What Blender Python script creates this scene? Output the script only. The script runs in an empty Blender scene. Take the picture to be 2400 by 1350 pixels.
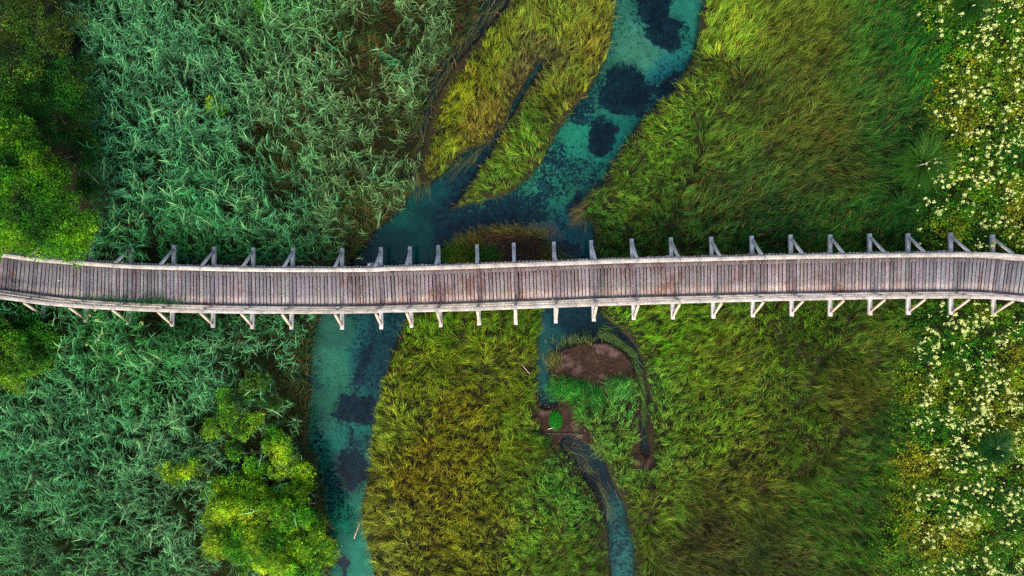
import bpy, math
import numpy as np
from mathutils import Vector, Matrix

scene = bpy.context.scene
C = scene.collection
rng = np.random.default_rng(7)

# ------------------------------------------------------------------ camera, world, sun, exposure
W0, H0, FPX = 2400.0, 1350.0, 1714.0
HC = 28.75
TILT = math.radians(4.0)
cam_d = bpy.data.cameras.new('camera')
cam = bpy.data.objects.new('camera', cam_d); C.objects.link(cam)
cam_d.sensor_width = 36.0
cam_d.lens = FPX / W0 * 36.0
cam_d.clip_end = 2000
cam.location = (0, 0, HC)
cam.rotation_euler = (-TILT, 0, 0)
scene.camera = cam

SUN_EL, SUN_AZ = math.radians(42), math.radians(188)      # azimuth clockwise from north (+Y)
w = bpy.data.worlds.new('World'); scene.world = w; w.use_nodes = True
nt = w.node_tree
bg = nt.nodes['Background']
sky = nt.nodes.new('ShaderNodeTexSky'); sky.sky_type = 'NISHITA'; sky.sun_disc = False
sky.sun_elevation = SUN_EL; sky.sun_rotation = SUN_AZ; sky.air_density = 1.0; sky.dust_density = 2.5
nt.links.new(sky.outputs[0], bg.inputs[0]); bg.inputs[1].default_value = 0.14
sl = bpy.data.lights.new('sun', 'SUN'); sl.energy = 1.45; sl.angle = math.radians(22); sl.color = (1.0, 0.93, 0.82)
so = bpy.data.objects.new('sun', sl); C.objects.link(so)
sd = Vector((math.sin(SUN_AZ)*math.cos(SUN_EL), math.cos(SUN_AZ)*math.cos(SUN_EL), math.sin(SUN_EL)))
so.rotation_euler = (-sd).to_track_quat('-Z', 'Y').to_euler()
scene.view_settings.view_transform = 'Standard'; scene.view_settings.look = 'None'
scene.view_settings.exposure = 1.1; scene.view_settings.gamma = 1.0
scene.render.engine = 'CYCLES'
scene.cycles.max_bounces = 6; scene.cycles.transparent_max_bounces = 8
scene.cycles.use_denoising = False

# ------------------------------------------------------------------ map between the photo's plan and metres on a level plane
ca, sa = math.cos(TILT), math.sin(TILT)
def at(px, py, z=0.0):
    px = np.asarray(px, float); py = np.asarray(py, float)
    u = px - W0/2; v = H0/2 - py
    dx = u; dy = -sa*FPX + ca*v; dz = -ca*FPX - sa*v
    t = (np.asarray(z, float) - HC) / dz
    return dx*t, dy*t
def plan(x, y, z=0.0):
    x = np.asarray(x, float); y = np.asarray(y, float); dz = np.asarray(z, float) - HC
    f = -sa*y - ca*dz; u = ca*y - sa*dz
    return W0/2 + FPX*x/f, H0/2 - FPX*u/f
def V(px, py, z=0.0):
    x, y = at(px, py, z); return Vector((float(x), float(y), float(z)))

# ------------------------------------------------------------------ numpy noise and fields
def vnoise(x, y, scale, seed=0):
    r = np.random.default_rng(seed); L = r.random((256, 256))
    X = x/scale + 1000; Y = y/scale + 1000
    xi = np.floor(X).astype(int); yi = np.floor(Y).astype(int)
    fx = X-xi; fy = Y-yi; fx = fx*fx*(3-2*fx); fy = fy*fy*(3-2*fy)
    a = L[xi % 256, yi % 256]; b = L[(xi+1) % 256, yi % 256]; c = L[xi % 256, (yi+1) % 256]; d = L[(xi+1) % 256, (yi+1) % 256]
    return (a*(1-fx)+b*fx)*(1-fy) + (c*(1-fx)+d*fx)*fy
def fbm(x, y, scale, seed=0, octv=3):
    s = 0; a = 1; t = 0
    for i in range(octv):
        s = s + a*vnoise(x, y, scale/2**i, seed+i*17); t += a; a *= .55
    return s/t
def sstep(x, a, b):
    t = np.clip((x-a)/(b-a), 0, 1); return t*t*(3-2*t)
def lin(c):
    c = np.asarray(c, float)/255.0
    return np.where(c <= .04045, c/12.92, ((c+.055)/1.055)**2.4)
X0, Y0, RS = -240, -240, 3.0
GX = np.arange(X0, 2640, RS); GY = np.arange(Y0, 1600, RS)
PX, PY = np.meshgrid(GX, GY)
def poly_mask(poly, wob=0.0, seed=3):
    qx = PX; qy = PY
    if wob:
        qx = PX + (fbm(PX, PY, 45, seed)-.5)*wob*2; qy = PY + (fbm(PX, PY, 45, seed+50)-.5)*wob*2
    m = np.zeros(PX.shape, bool); n = len(poly)
    for i in range(n):
        x1, y1 = poly[i]; x2, y2 = poly[(i+1) % n]
        if y1 == y2: continue
        cond = (y1 > qy) != (y2 > qy)
        m ^= cond & (qx < (x2-x1)*(qy-y1)/(y2-y1)+x1)
    return m
def blur(m, rpx):
    m = m.astype(float); r = max(1, int(round(rpx/RS)))
    for _ in range(2):
        for ax in (0, 1):
            p = np.pad(m, [(r+1, r) if k == ax else (0, 0) for k in (0, 1)], mode='edge')
            cs = np.cumsum(p, axis=ax)
            n = m.shape[ax]
            hi = np.take(cs, np.arange(2*r+1, 2*r+1+n), axis=ax); lo = np.take(cs, np.arange(0, n), axis=ax)
            m = (hi-lo)/(2*r+1)
    return m
def look(field, px, py):
    i = np.clip(((py-Y0)/RS).astype(int), 0, field.shape[0]-1); j = np.clip(((px-X0)/RS).astype(int), 0, field.shape[1]-1)
    return field[i, j]
def idw(pts, px, py, p=2.2):
    """pts rows (px, py, values...) -> inverse distance blend"""
    pts = np.array(pts, float); s = 0; out = 0
    for r in pts:
        wgt = 1/((px-r[0])**2+(py-r[1])**2+400)**p*1e10
        s = s+wgt; out = out + wgt[..., None]*r[2:]
    return out/s[..., None]

# water outline (plan of the photo)
river = [(1444,-240),(1437,0),(1432,50),(1425,110),(1412,150),(1400,182),(1370,222),(1340,260),(1312,292),(1290,332),(1270,372),(1240,415),(1200,445),(1160,462),
 (1100,475),(1060,490),(1030,502),(1048,488),(1070,460),(1095,420),(1122,384),(1146,344),(1150,340),(1130,330),(1096,350),(1060,378),
 (1040,403),(1010,425),(985,440),(980,410),(985,350),(1000,290),(1020,230),(1052,172),(1095,112),(1145,62),(1195,0),(1230,-240),(1150,-240),(1120,20),(1070,95),(1045,130),(1010,170),
 (992,230),(975,290),(965,350),(962,400),(958,440),(940,480),(905,520),(870,545),(845,580),(800,620),(755,660),(740,740),(728,790),(720,830),(724,900),(717,960),(715,1020),(722,1070),(738,1100),(750,1150),
 (756,1220),(768,1260),(778,1300),(765,1350),(760,1600),(880,1600),(876,1350),(868,1290),(852,1240),(846,1200),(854,1160),(864,1110),(870,1060),(873,1000),(884,950),(898,900),(910,860),(922,820),
 (945,770),(960,730),(1000,690),(1040,640),(1045,605),(1065,580),(1100,556),(1150,540),(1200,535),(1240,545),(1275,565),(1300,600),(1290,660),(1275,700),(1266,740),(1259,800),(1255,860),(1254,920),(1262,950),
 (1280,954),(1300,945),(1303,925),(1298,900),(1285,870),(1292,838),(1320,815),(1370,800),(1420,800),(1462,822),(1486,860),(1496,910),(1500,960),(1498,1010),(1504,1060),(1514,1062),(1514,1000),(1516,930),(1508,880),
 (1490,838),(1450,790),(1405,755),(1400,700),(1392,620),(1395,560),(1388,522),(1364,500),(1376,478),(1398,452),(1420,420),(1430,388),(1456,350),(1482,310),(1502,280),(1532,250),(1576,215),(1602,170),
 (1622,130),(1634,90),(1642,40),(1652,0),(1660,-240)]
brook = [(1310,1028),(1345,1022),(1372,1035),(1395,1060),(1420,1087),(1428,1113),(1440,1147),(1453,1187),(1467,1227),(1480,1260),(1488,1300),(1488,1350),(1470,1600),(1425,1600),(1432,1350),(1426,1300),(1426,1250),(1413,1200),(1410,1173),
 (1380,1130),(1345,1085)]
def line_mask(pts, wpx, wob=6, seed=5):
    qx = PX + (fbm(PX, PY, 40, seed)-.5)*wob*2; qy = PY + (fbm(PX, PY, 40, seed+9)-.5)*wob*2; m = np.zeros(PX.shape, bool)
    for (x1, y1), (x2, y2) in zip(pts[:-1], pts[1:]):
        L2 = (x2-x1)**2+(y2-y1)**2; t = np.clip(((qx-x1)*(x2-x1)+(qy-y1)*(y2-y1))/L2, 0, 1)
        m |= (qx-x1-t*(x2-x1))**2+(qy-y1-t*(y2-y1))**2 < (wpx/2)**2
    return m
loop_l = [(1392,740),(1432,775),(1475,808),(1498,860),(1509,930),(1507,1000),(1513,1065)]
inlet_l = [(1060,465),(1100,405),(1140,350),(1180,295),(1212,235),(1240,185),(1270,140)]
brook_l = [(1330,1035),(1375,1085),(1418,1140),(1445,1200),(1458,1270),(1462,1350),(1460,1500)]
west_l = [(1200,-60),(1150,30),(1085,115),(1030,190),(992,270),(975,360),(968,450)]
run_m = line_mask(loop_l, 24)
river_m = poly_mask(river, 5) | poly_mask(brook, 5) | line_mask(loop_l[:4], 22) | line_mask(loop_l[3:], 13) | line_mask(inlet_l[:3], 26) | line_mask(inlet_l[2:], 13) | line_mask(brook_l, 40)
RIV = blur(river_m, 7)
RIVW = blur(river_m, 22)
mud = [poly_mask(q, 9, 9) for q in (
 [(1282,850),(1290,826),(1320,806),(1380,796),(1430,800),(1476,824),(1490,880),(1455,892),(1425,925),(1405,925),(1380,895),(1330,876),(1284,896)],
 [(1246,948),(1300,942),(1318,922),(1342,950),(1358,985),(1388,1015),(1392,1050),(1305,1048),(1264,1020),(1246,985)],
 [(1100,552),(1180,535),(1250,548),(1300,590),(1300,640),(1150,640),(1110,600)],
 [(1488,1040),(1525,1060),(1532,1095),(1500,1105),(1478,1075)])]
MUD = blur(mud[0] | mud[1] | mud[2] | mud[3] | line_mask([(1497,870),(1500,940),(1498,1010),(1508,1080)], 17), 5)
RUN = blur(run_m | line_mask(inlet_l, 16) | line_mask(brook_l, 46) | line_mask(west_l, 44), 8)
RUNW = blur(run_m | line_mask(inlet_l, 20) | line_mask(brook_l, 46) | line_mask(west_l, 44), 20)
sparse_poly = [(560,290),(640,250),(700,120),(760,-240),(1130,-240),(1100,60),(1000,180),(960,300),(950,450),(880,540),(800,620),(740,620),(780,500),(700,470),(640,380),(600,340)]
sparse_low = [(520,800),(600,800),(720,800),(725,1000),(745,1100),(770,1250),(760,1600),(540,1600),(430,1300),(470,1100),(560,950)]
SPARSE = np.maximum(blur(poly_mask(sparse_poly, 20), 40)*.8, blur(poly_mask(sparse_low, 20), 40))
reed_poly = [(140,-240),(150,100),(190,250),(180,420),(235,500),(180,620),(-240,700),(-240,1600),(760,1600),(750,1150),(715,1020),(724,900),(728,790),(745,700),(800,620),(870,545),(958,440),(975,290),(1010,170),(1120,20),(1150,-240)]
REED = blur(poly_mask(reed_poly, 14), 8)
herb_poly = [(2190,-240),(2170,60),(2225,150),(2185,220),(2215,320),(2200,400),(2190,450),(2140,520),(2170,600),(2130,720),(2140,800),(2110,880),(2130,1000),(2085,1100),(2120,1200),(2070,1300),(2090,1600),(2640,1600),(2640,-240)]
HERB = blur(poly_mask(herb_poly, 22), 28)
thick_poly = [(-240,-240),(150,-240),(160,60),(200,250),(190,420),(235,500),(180,640),(-240,690)]
THICK = blur(poly_mask(thick_poly, 14), 10)

# ------------------------------------------------------------------ helpers
def tag(o, label=None, cat=None, group=None, kind=None):
    if label: o['label'] = label
    if cat: o['category'] = cat
    if group: o['group'] = group
    if kind: o['kind'] = kind
    return o
def np_mesh(name, verts, faces_idx, sizes, mat, cols=None, gv=None, smooth=False):
    me = bpy.data.meshes.new(name)
    nv = len(verts); me.vertices.add(nv); me.vertices.foreach_set('co', np.asarray(verts, np.float32).ravel())
    fi = np.asarray(faces_idx, np.int32).ravel(); sizes = np.asarray(sizes, np.int32)
    me.loops.add(len(fi)); me.loops.foreach_set('vertex_index', fi)
    me.polygons.add(len(sizes)); st = np.concatenate([[0], np.cumsum(sizes)[:-1]]).astype(np.int32)
    me.polygons.foreach_set('loop_start', st)
    me.update(calc_edges=True)
    if cols is not None:
        a = me.attributes.new('Col', 'FLOAT_COLOR', 'POINT')
        c4 = np.ones((nv, 4), np.float32); c4[:, :cols.shape[1]] = cols
        a.data.foreach_set('color', c4.ravel())
    if gv is not None:
        a = me.attributes.new('grain', 'FLOAT_VECTOR', 'POINT'); a.data.foreach_set('vector', np.asarray(gv, np.float32).ravel())
    if smooth: me.shade_smooth()
    me.materials.append(mat)
    return me
def link(name, me, parent=None, loc=None):
    o = bpy.data.objects.new(name, me); C.objects.link(o)
    if parent: o.parent = parent
    if loc is not None: o.location = loc
    return o
def empty(name, loc=(0, 0, 0)):
    o = bpy.data.objects.new(name, None); o.empty_display_size = .3; o.location = loc; C.objects.link(o); return o

TS = np.array([0, .3, .62, 1.0])
def blades(root, ang, length, width, th0, th1, col, tipcol, prof=(.8, 1, .75, .08), curl=None, roll=None, r=rng):
    """n curved blades -> verts, faces, cols. th0/th1: lean from the vertical at root / tip."""
    n = len(root); K = len(TS)
    root = np.asarray(root, float); ang = np.asarray(ang, float)
    if curl is None: curl = r.normal(0, .35, n)
    if roll is None: roll = r.normal(0, .5, n)
    pos = np.zeros((n, K, 3)); pos[:, 0] = root
    th0 = np.broadcast_to(th0, n); th1 = np.broadcast_to(th1, n)
    for k in range(1, K):
        tm = (TS[k]+TS[k-1])/2; dt = TS[k]-TS[k-1]
        th = th0+(th1-th0)*tm; a = ang+curl*tm
        pos[:, k, 0] = pos[:, k-1, 0]+length*dt*np.sin(th)*np.cos(a)
        pos[:, k, 1] = pos[:, k-1, 1]+length*dt*np.sin(th)*np.sin(a)
        pos[:, k, 2] = pos[:, k-1, 2]+length*dt*np.cos(th)
    tm = np.minimum(TS, 1); th = th0[:, None]+(th1-th0)[:, None]*tm; a = ang[:, None]+curl[:, None]*tm
    side = np.stack([-np.sin(a), np.cos(a), 0*a], -1)
    nor = np.stack([-np.cos(th)*np.cos(a), -np.cos(th)*np.sin(a), np.sin(th)], -1)
    wv = side*np.cos(roll)[:, None, None]+nor*np.sin(roll)[:, None, None]
    hw = (np.asarray(width)[:, None]*np.array(prof)[None]/2)[..., None]*wv
    v = np.stack([pos-hw, pos+hw], 2).reshape(n, K*2, 3)
    q = np.array([[2*k, 2*k+1, 2*k+3, 2*k+2] for k in range(K-1)])
    f = (q[None]+(np.arange(n)*K*2)[:, None, None]).reshape(-1, 4)
    g = TS[None, :, None]**1.2
    c = col[:, None, :]*(1-g)+tipcol[:, None, :]*g
    c = np.repeat(c, 2, axis=1).reshape(-1, 3)
    return v.reshape(-1, 3), f, c
def blade_mesh(name, parts, mat):
    vs, fs, cs, off = [], [], [], 0
    for v, f, c in parts:
        vs.append(v); fs.append(f+off); cs.append(c); off += len(v)
    v = np.concatenate(vs); f = np.concatenate(fs); c = np.concatenate(cs)
    return np_mesh(name, v, f, np.full(len(f), 4), mat, np.clip(c, 0.002, .9))
def leafquads(p, size, r=rng, up=.6, col=None, asp=.55):
    """small folded leaf faces at points p"""
    n = len(p)
    nor = r.normal(0, 1, (n, 3)); nor[:, 2] = np.abs(nor[:, 2])+up; nor /= np.linalg.norm(nor, axis=1)[:, None]
    t = r.normal(0, 1, (n, 3)); t -= nor*(t*nor).sum(1)[:, None]; t /= np.linalg.norm(t, axis=1)[:, None]
    b = np.cross(nor, t)
    s = np.asarray(size)[:, None]*np.ones((n, 1))
    v = np.stack([p-t*s*.5, p+b*s*asp*.5-nor*s*.08, p+t*s*.5, p-b*s*asp*.5-nor*s*.08], 1).reshape(-1, 3)
    f = np.arange(4*n).reshape(n, 4)
    c = np.repeat(col, 4, axis=0)
    return v, f, c

# ------------------------------------------------------------------ materials
def mat_new(name):
    m = bpy.data.materials.new(name); m.use_nodes = True; n = m.node_tree; n.nodes.clear()
    out = n.nodes.new('ShaderNodeOutputMaterial'); return m, n, out
def foliage_mat(name, transl=.42, rough=.55, spec=.25):
    m, n, out = mat_new(name)
    at_ = n.nodes.new('ShaderNodeAttribute'); at_.attribute_name = 'Col'
    p = n.nodes.new('ShaderNodeBsdfPrincipled'); p.inputs['Roughness'].default_value = rough; p.inputs['Specular IOR Level'].default_value = spec
    t = n.nodes.new('ShaderNodeBsdfTranslucent'); mx = n.nodes.new('ShaderNodeMixShader'); mx.inputs[0].default_value = transl
    n.links.new(at_.outputs['Color'], p.inputs['Base Color']); n.links.new(at_.outputs['Color'], t.inputs['Color'])
    n.links.new(p.outputs[0], mx.inputs[1]); n.links.new(t.outputs[0], mx.inputs[2]); n.links.new(mx.outputs[0], out.inputs[0])
    return m
M_leaf = foliage_mat('foliage')
M_flower = foliage_mat('petals', .2, .7, .1)

def wood_mat(name, base, dark, warm, scale=1.0):
    m, n, out = mat_new(name); N = n.nodes.new; Lk = n.links.new
    g = N('ShaderNodeAttribute'); g.attribute_name = 'grain'; c = N('ShaderNodeAttribute'); c.attribute_name = 'Col'
    p = N('ShaderNodeBsdfPrincipled'); p.inputs['Roughness'].default_value = .8; p.inputs['Specular IOR Level'].default_value = .2
    mp = N('ShaderNodeMapping'); mp.inputs['Scale'].default_value = (1.3, 26, 26); Lk(g.outputs['Vector'], mp.inputs[0])
    n1 = N('ShaderNodeTexNoise'); n1.inputs['Scale'].default_value = 2.2*scale; n1.inputs['Detail'].default_value = 6; Lk(mp.outputs[0], n1.inputs[0])
    n2 = N('ShaderNodeTexNoise'); n2.inputs['Scale'].default_value = 3.2; n2.inputs['Detail'].default_value = 5; n2.inputs['Roughness'].default_value = .65; Lk(g.outputs['Vector'], n2.inputs[0])
    n3 = N('ShaderNodeTexNoise'); n3.inputs['Scale'].default_value = 16; n3.inputs['Detail'].default_value = 4; Lk(g.outputs['Vector'], n3.inputs[0])
    r1 = N('ShaderNodeValToRGB'); r1.color_ramp.elements[0].position = .3; r1.color_ramp.elements[1].position = .58
    r1.color_ramp.elements[0].color = (*dark, 1); r1.color_ramp.elements[1].color = (*base, 1); Lk(n1.outputs[0], r1.inputs[0])
    r2 = N('ShaderNodeValToRGB'); r2.color_ramp.elements[0].position = .34; r2.color_ramp.elements[1].position = .56; Lk(n2.outputs[0], r2.inputs[0])
    r2.color_ramp.elements[0].color = (0, 0, 0, 1); r2.color_ramp.elements[1].color = (1, 1, 1, 1)
    mm = N('ShaderNodeMath'); mm.operation = 'MULTIPLY'; Lk(r2.outputs[0], mm.inputs[0]); Lk(c.outputs['Alpha'], mm.inputs[1])
    geo = N('ShaderNodeNewGeometry'); n4 = N('ShaderNodeTexNoise'); n4.inputs['Scale'].default_value = 1.1; n4.inputs['Detail'].default_value = 4; Lk(geo.outputs['Position'], n4.inputs[0])
    r4 = N('ShaderNodeValToRGB'); r4.color_ramp.elements[0].position = .46; r4.color_ramp.elements[1].position = .62; Lk(n4.outputs[0], r4.inputs[0])
    r4.color_ramp.elements[0].color = (.15, .15, .15, 1); r4.color_ramp.elements[1].color = (.95, .95, .95, 1)
    mm4 = N('ShaderNodeMath'); mm4.operation = 'MULTIPLY'; mm4.use_clamp = True; Lk(mm.outputs[0], mm4.inputs[0]); Lk(r4.outputs[0], mm4.inputs[1])
    mx = N('ShaderNodeMix'); mx.data_type = 'RGBA'; Lk(mm4.outputs[0], mx.inputs[0]); Lk(r1.outputs[0], mx.inputs[6]); mx.inputs[7].default_value = (*warm, 1)
    mu = N('ShaderNodeMix'); mu.data_type = 'RGBA'; mu.blend_type = 'MULTIPLY'; mu.inputs[0].default_value = 1; Lk(mx.outputs[2], mu.inputs[6]); Lk(c.outputs['Color'], mu.inputs[7])
    r3 = N('ShaderNodeValToRGB'); r3.color_ramp.elements[0].position = .3; r3.color_ramp.elements[1].position = .7
    r3.color_ramp.elements[0].color = (.72, .72, .72, 1); r3.color_ramp.elements[1].color = (1.2, 1.2, 1.2, 1); Lk(n3.outputs[0], r3.inputs[0])
    mu2 = N('ShaderNodeMix'); mu2.data_type = 'RGBA'; mu2.blend_type = 'MULTIPLY'; mu2.inputs[0].default_value = 1; Lk(mu.outputs[2], mu2.inputs[6]); Lk(r3.outputs[0], mu2.inputs[7])
    Lk(mu2.outputs[2], p.inputs['Base Color'])
    bp = N('ShaderNodeBump'); bp.inputs['Strength'].default_value = .35; bp.inputs['Distance'].default_value = .01; Lk(n1.outputs[0], bp.inputs['Height']); Lk(bp.outputs[0], p.inputs['Normal'])
    Lk(p.outputs[0], out.inputs[0]); return m
M_deck = wood_mat('deck_wood', (.46, .365, .335), (.27, .20, .18), (.26, .125, .09))
M_rail = wood_mat('rail_wood', (.66, .58, .47), (.30, .25, .21), (.36, .30, .25))
M_beam = wood_mat('beam_wood', (.66, .60, .56), (.30, .27, .27), (.30, .24, .2))
M_brace_sunlit = wood_mat('sunlit_brace_wood', (.68, .52, .38), (.46, .34, .25), (.4, .3, .22))  # south braces only: warm sunlit tone put into the wood colour

# ground and bed: colours per vertex give the kinds of ground, nodes give the grit
def ground_mat():
    m, n, out = mat_new('marsh_ground'); N = n.nodes.new; Lk = n.links.new
    c = N('ShaderNodeAttribute'); c.attribute_name = 'Col'
    geo = N('ShaderNodeNewGeometry')
    p = N('ShaderNodeBsdfPrincipled'); p.inputs['Roughness'].default_value = .9; p.inputs['Specular IOR Level'].default_value = .15
    nz = N('ShaderNodeTexNoise'); nz.inputs['Scale'].default_value = 8; nz.inputs['Detail'].default_value = 8; nz.inputs['Roughness'].default_value = .72; Lk(geo.outputs['Position'], nz.inputs[0])
    # weed amount is in alpha: alpha 1 = full weed, threshold on noise gives ragged specks
    ad = N('ShaderNodeMath'); ad.operation = 'ADD'; Lk(nz.outputs[0], ad.inputs[0]); Lk(c.outputs['Alpha'], ad.inputs[1])
    mr = N('ShaderNodeMapRange'); mr.inputs[1].default_value = .72; mr.inputs[2].default_value = .80; Lk(ad.outputs[0], mr.inputs[0])
    mx = N('ShaderNodeMix'); mx.data_type = 'RGBA'; Lk(mr.outputs[0], mx.inputs[0]); Lk(c.outputs['Color'], mx.inputs[6]); wc = N('ShaderNodeValToRGB'); wc.color_ramp.elements[0].position = .35; wc.color_ramp.elements[1].position = .7; wc.color_ramp.elements[0].color = (.002, .018, .028, 1); wc.color_ramp.elements[1].color = (.010, .065, .080, 1); nw = N('ShaderNodeTexNoise'); nw.inputs['Scale'].default_value = 5; nw.inputs['Detail'].default_value = 6; Lk(geo.outputs['Position'], nw.inputs[0]); Lk(nw.outputs[0], wc.inputs[0]); Lk(wc.outputs[0], mx.inputs[7])
    n3 = N('ShaderNodeTexNoise'); n3.inputs['Scale'].default_value = 24; n3.inputs['Detail'].default_value = 5; n3.inputs['Roughness'].default_value = .7; Lk(geo.outputs['Position'], n3.inputs[0])
    r3 = N('ShaderNodeValToRGB'); r3.color_ramp.elements[0].position = .3; r3.color_ramp.elements[1].position = .72
    r3.color_ramp.elements[0].color = (.6, .6, .6, 1); r3.color_ramp.elements[1].color = (1.35, 1.35, 1.35, 1); Lk(n3.outputs[0], r3.inputs[0])
    mu = N('ShaderNodeMix'); mu.data_type = 'RGBA'; mu.blend_type = 'MULTIPLY'; mu.inputs[0].default_value = 1; Lk(mx.outputs[2], mu.inputs[6]); Lk(r3.outputs[0], mu.inputs[7])
    Lk(mu.outputs[2], p.inputs['Base Color'])
    bp = N('ShaderNodeBump'); bp.inputs['Strength'].default_value = .6; bp.inputs['Distance'].default_value = .04; Lk(nz.outputs[0], bp.inputs['Height']); Lk(bp.outputs[0], p.inputs['Normal'])
    Lk(p.outputs[0], out.inputs[0]); return m
M_ground = ground_mat()
def water_mat():
    m, n, out = mat_new('clear_water'); N = n.nodes.new; Lk = n.links.new
    tr = N('ShaderNodeBsdfTransparent'); tr.inputs[0].default_value = (.74, .93, .94, 1)
    gl = N('ShaderNodeBsdfGlossy'); gl.inputs['Roughness'].default_value = .03
    fr = N('ShaderNodeFresnel'); fr.inputs[0].default_value = 1.33
    geo = N('ShaderNodeNewGeometry'); nz = N('ShaderNodeTexNoise'); nz.inputs['Scale'].default_value = 3.5; nz.inputs['Detail'].default_value = 3; Lk(geo.outputs['Position'], nz.inputs[0])
    bp = N('ShaderNodeBump'); bp.inputs['Strength'].default_value = .12; bp.inputs['Distance'].default_value = .02; Lk(nz.outputs[0], bp.inputs['Height'])
    Lk(bp.outputs[0], gl.inputs['Normal']); Lk(bp.outputs[0], fr.inputs['Normal'])
    mx = N('ShaderNodeMixShader'); Lk(fr.outputs[0], mx.inputs[0]); Lk(tr.outputs[0], mx.inputs[1]); Lk(gl.outputs[0], mx.inputs[2]); Lk(mx.outputs[0], out.inputs[0])
    return m
M_water = water_mat()

# ------------------------------------------------------------------ ground sheet (meadow, mud, banks and river bed) and water
gxs = np.concatenate([[-400, -150, -60, -32], np.arange(-23, 23.01, .06), [32, 60, 150, 400]])
gys = np.concatenate([[-400, -150, -60, -28], np.arange(-15, 13.01, .06), [26, 60, 150, 400]])
gx, gy = np.meshgrid(gxs, gys); gx = gx.ravel(); gy = gy.ravel()
gpx, gpy = plan(np.clip(gx, -23, 23), np.clip(gy, -15, 13), 0)
rv = look(RIV, gpx, gpy); rw = look(RIVW, gpx, gpy); md = look(MUD, gpx, gpy)
BANK = .14
gz = BANK*(1-sstep(rv, .25, .6)) - (.12+.38*rw)*sstep(rv, .35, .75)
gz = gz + (fbm(gx, gy, 1.3, 5)-.5)*.12*(1-rv) + (fbm(gx, gy, .3, 8)-.5)*.05
gz = np.where((md > .5) & (rv < .42), np.maximum(gz, .05 + (fbm(gx, gy, .25, 31)-.4)*.09), gz)
def ground_z(x, y):
    px, py = plan(x, y, 0); r_ = look(RIV, px, py)
    return BANK*(1-sstep(r_, .25, .6)) - .1*sstep(r_, .35, .75) + (fbm(x, y, 1.3, 5)-.5)*.12*(1-r_)
soil = lin((38, 34, 20))*np.ones((len(gx), 3))
nn = fbm(gx, gy, .8, 77)[:, None]
soil = soil*(.9+1.2*nn)
rd = look(REED, gpx, gpy)[:, None]; sp = look(SPARSE, gpx, gpy)[:, None]
soil = soil*(1-rd)+rd*(lin((46, 34, 26))*(.5+1.*nn)*(1-sp)+sp*lin((66, 46, 34))*(.35+1.3*nn))
hb = look(HERB, gpx, gpy)[:, None]; soil = soil*(1-hb)+hb*lin((40, 46, 14))*(.5+nn)
mudc = lin((60, 42, 30))*(.3+1.2*fbm(gx, gy, .35, 91)[:, None])
pk = sstep(fbm(gx, gy, .5, 92)+.10*sstep(840-gpy, 0, 30)*(gpy > 700), .60, .72)[:, None]; pk = pk*.4; mudc = mudc*(1-pk)+lin((128, 98, 90))*pk
soil = soil*(1-md[:, None])+md[:, None]*mudc
# bed sediment
bedpts = [(1600,20,50,150,140),(1500,130,80,155,135),(1430,200,50,130,115),(1330,330,40,150,130),(1260,400,50,140,115),(1450,330,30,145,140),(1560,180,30,120,135),(1200,480,45,135,115),(1330,440,45,140,115),
 (1370,520,20,105,125),(1100,520,40,125,110),(1010,460,15,85,95),(1150,330,10,60,75),(1080,430,12,75,85),(1500,900,40,50,55),(1400,1120,25,55,65),(950,530,25,110,105),(990,340,25,45,60),(1100,90,30,50,60),(900,570,25,95,100),(830,600,30,55,70),(780,780,50,110,100),(880,780,25,95,105),(770,870,60,140,120),
 (860,850,20,95,110),(760,960,60,145,120),(830,1030,35,140,130),(770,1150,50,135,115),(820,1200,40,145,130),(850,1300,35,145,130),(1300,800,45,120,125),(1280,900,40,110,120),(1330,750,12,65,85),(1430,820,25,50,60),(1350,1060,30,60,70),(1450,1230,45,125,125),(1460,1320,55,140,140),(1500,950,50,45,50)]
bc = lin(idw(bedpts, gpx, gpy)) * 1.25
bc = bc*np.array([1.15,.78,.56])*(.45+1.1*fbm(gx, gy, .9, 44)[:, None])*(.7+.6*fbm(gx, gy, .2, 45)[:, None])
shoal = (1-sstep(np.sqrt(((gpx-1272)/52)**2+((gpy-538)/24)**2)+(fbm(gx, gy, .4, 47)-.5)*1.3, .6, 1.1))[:, None]
bc = bc*(1-shoal)+shoal*lin((128, 120, 112))*(.7+.6*fbm(gx, gy, .2, 45)[:, None])
rvm = sstep(rv, .4, .75)[:, None]
col = soil*(1-rvm)+bc*rvm
# submerged weed beds: (px, py, rx, ry, turn)
weeds = [(1530,0,46,46,0),(1540,40,22,34,-.2),(1578,80,42,34,-.4),(1462,205,58,56,.2),(1490,235,34,26,0),(1535,203,62,17,.25),(1568,185,28,14,.3),(1412,322,32,44,0),(1434,306,22,20,.8),(1400,345,22,22,0),
 (822,962,44,40,0),(862,972,30,30,0),(824,1108,38,46,0),(816,1035,3,30,.0),(850,850,12,55,-.35),(806,1338,9,26,0),(1310,600,60,40,0),(1345,745,55,24,0),(1500,640,10,10,0),(1290,900,8,40,0),(1352,470,14,34,-.5),(735,1235,12,40,0)]
wa = np.zeros(len(gx))
wx = gpx+(fbm(gx, gy, .6, 61)-.5)*56; wy = gpy+(fbm(gx, gy, .6, 62)-.5)*56+(fbm(gx, gy, .16, 63)-.5)*16
for (cx, cy, rx, ry, tn) in weeds:
    dx = wx-cx; dy = wy-cy; c_, s_ = math.cos(tn), math.sin(tn)
    d = np.sqrt(((dx*c_-dy*s_)/rx)**2+((dx*s_+dy*c_)/ry)**2)
    wa = np.maximum(wa, (1-sstep(d, .62, 1.3)))
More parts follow.
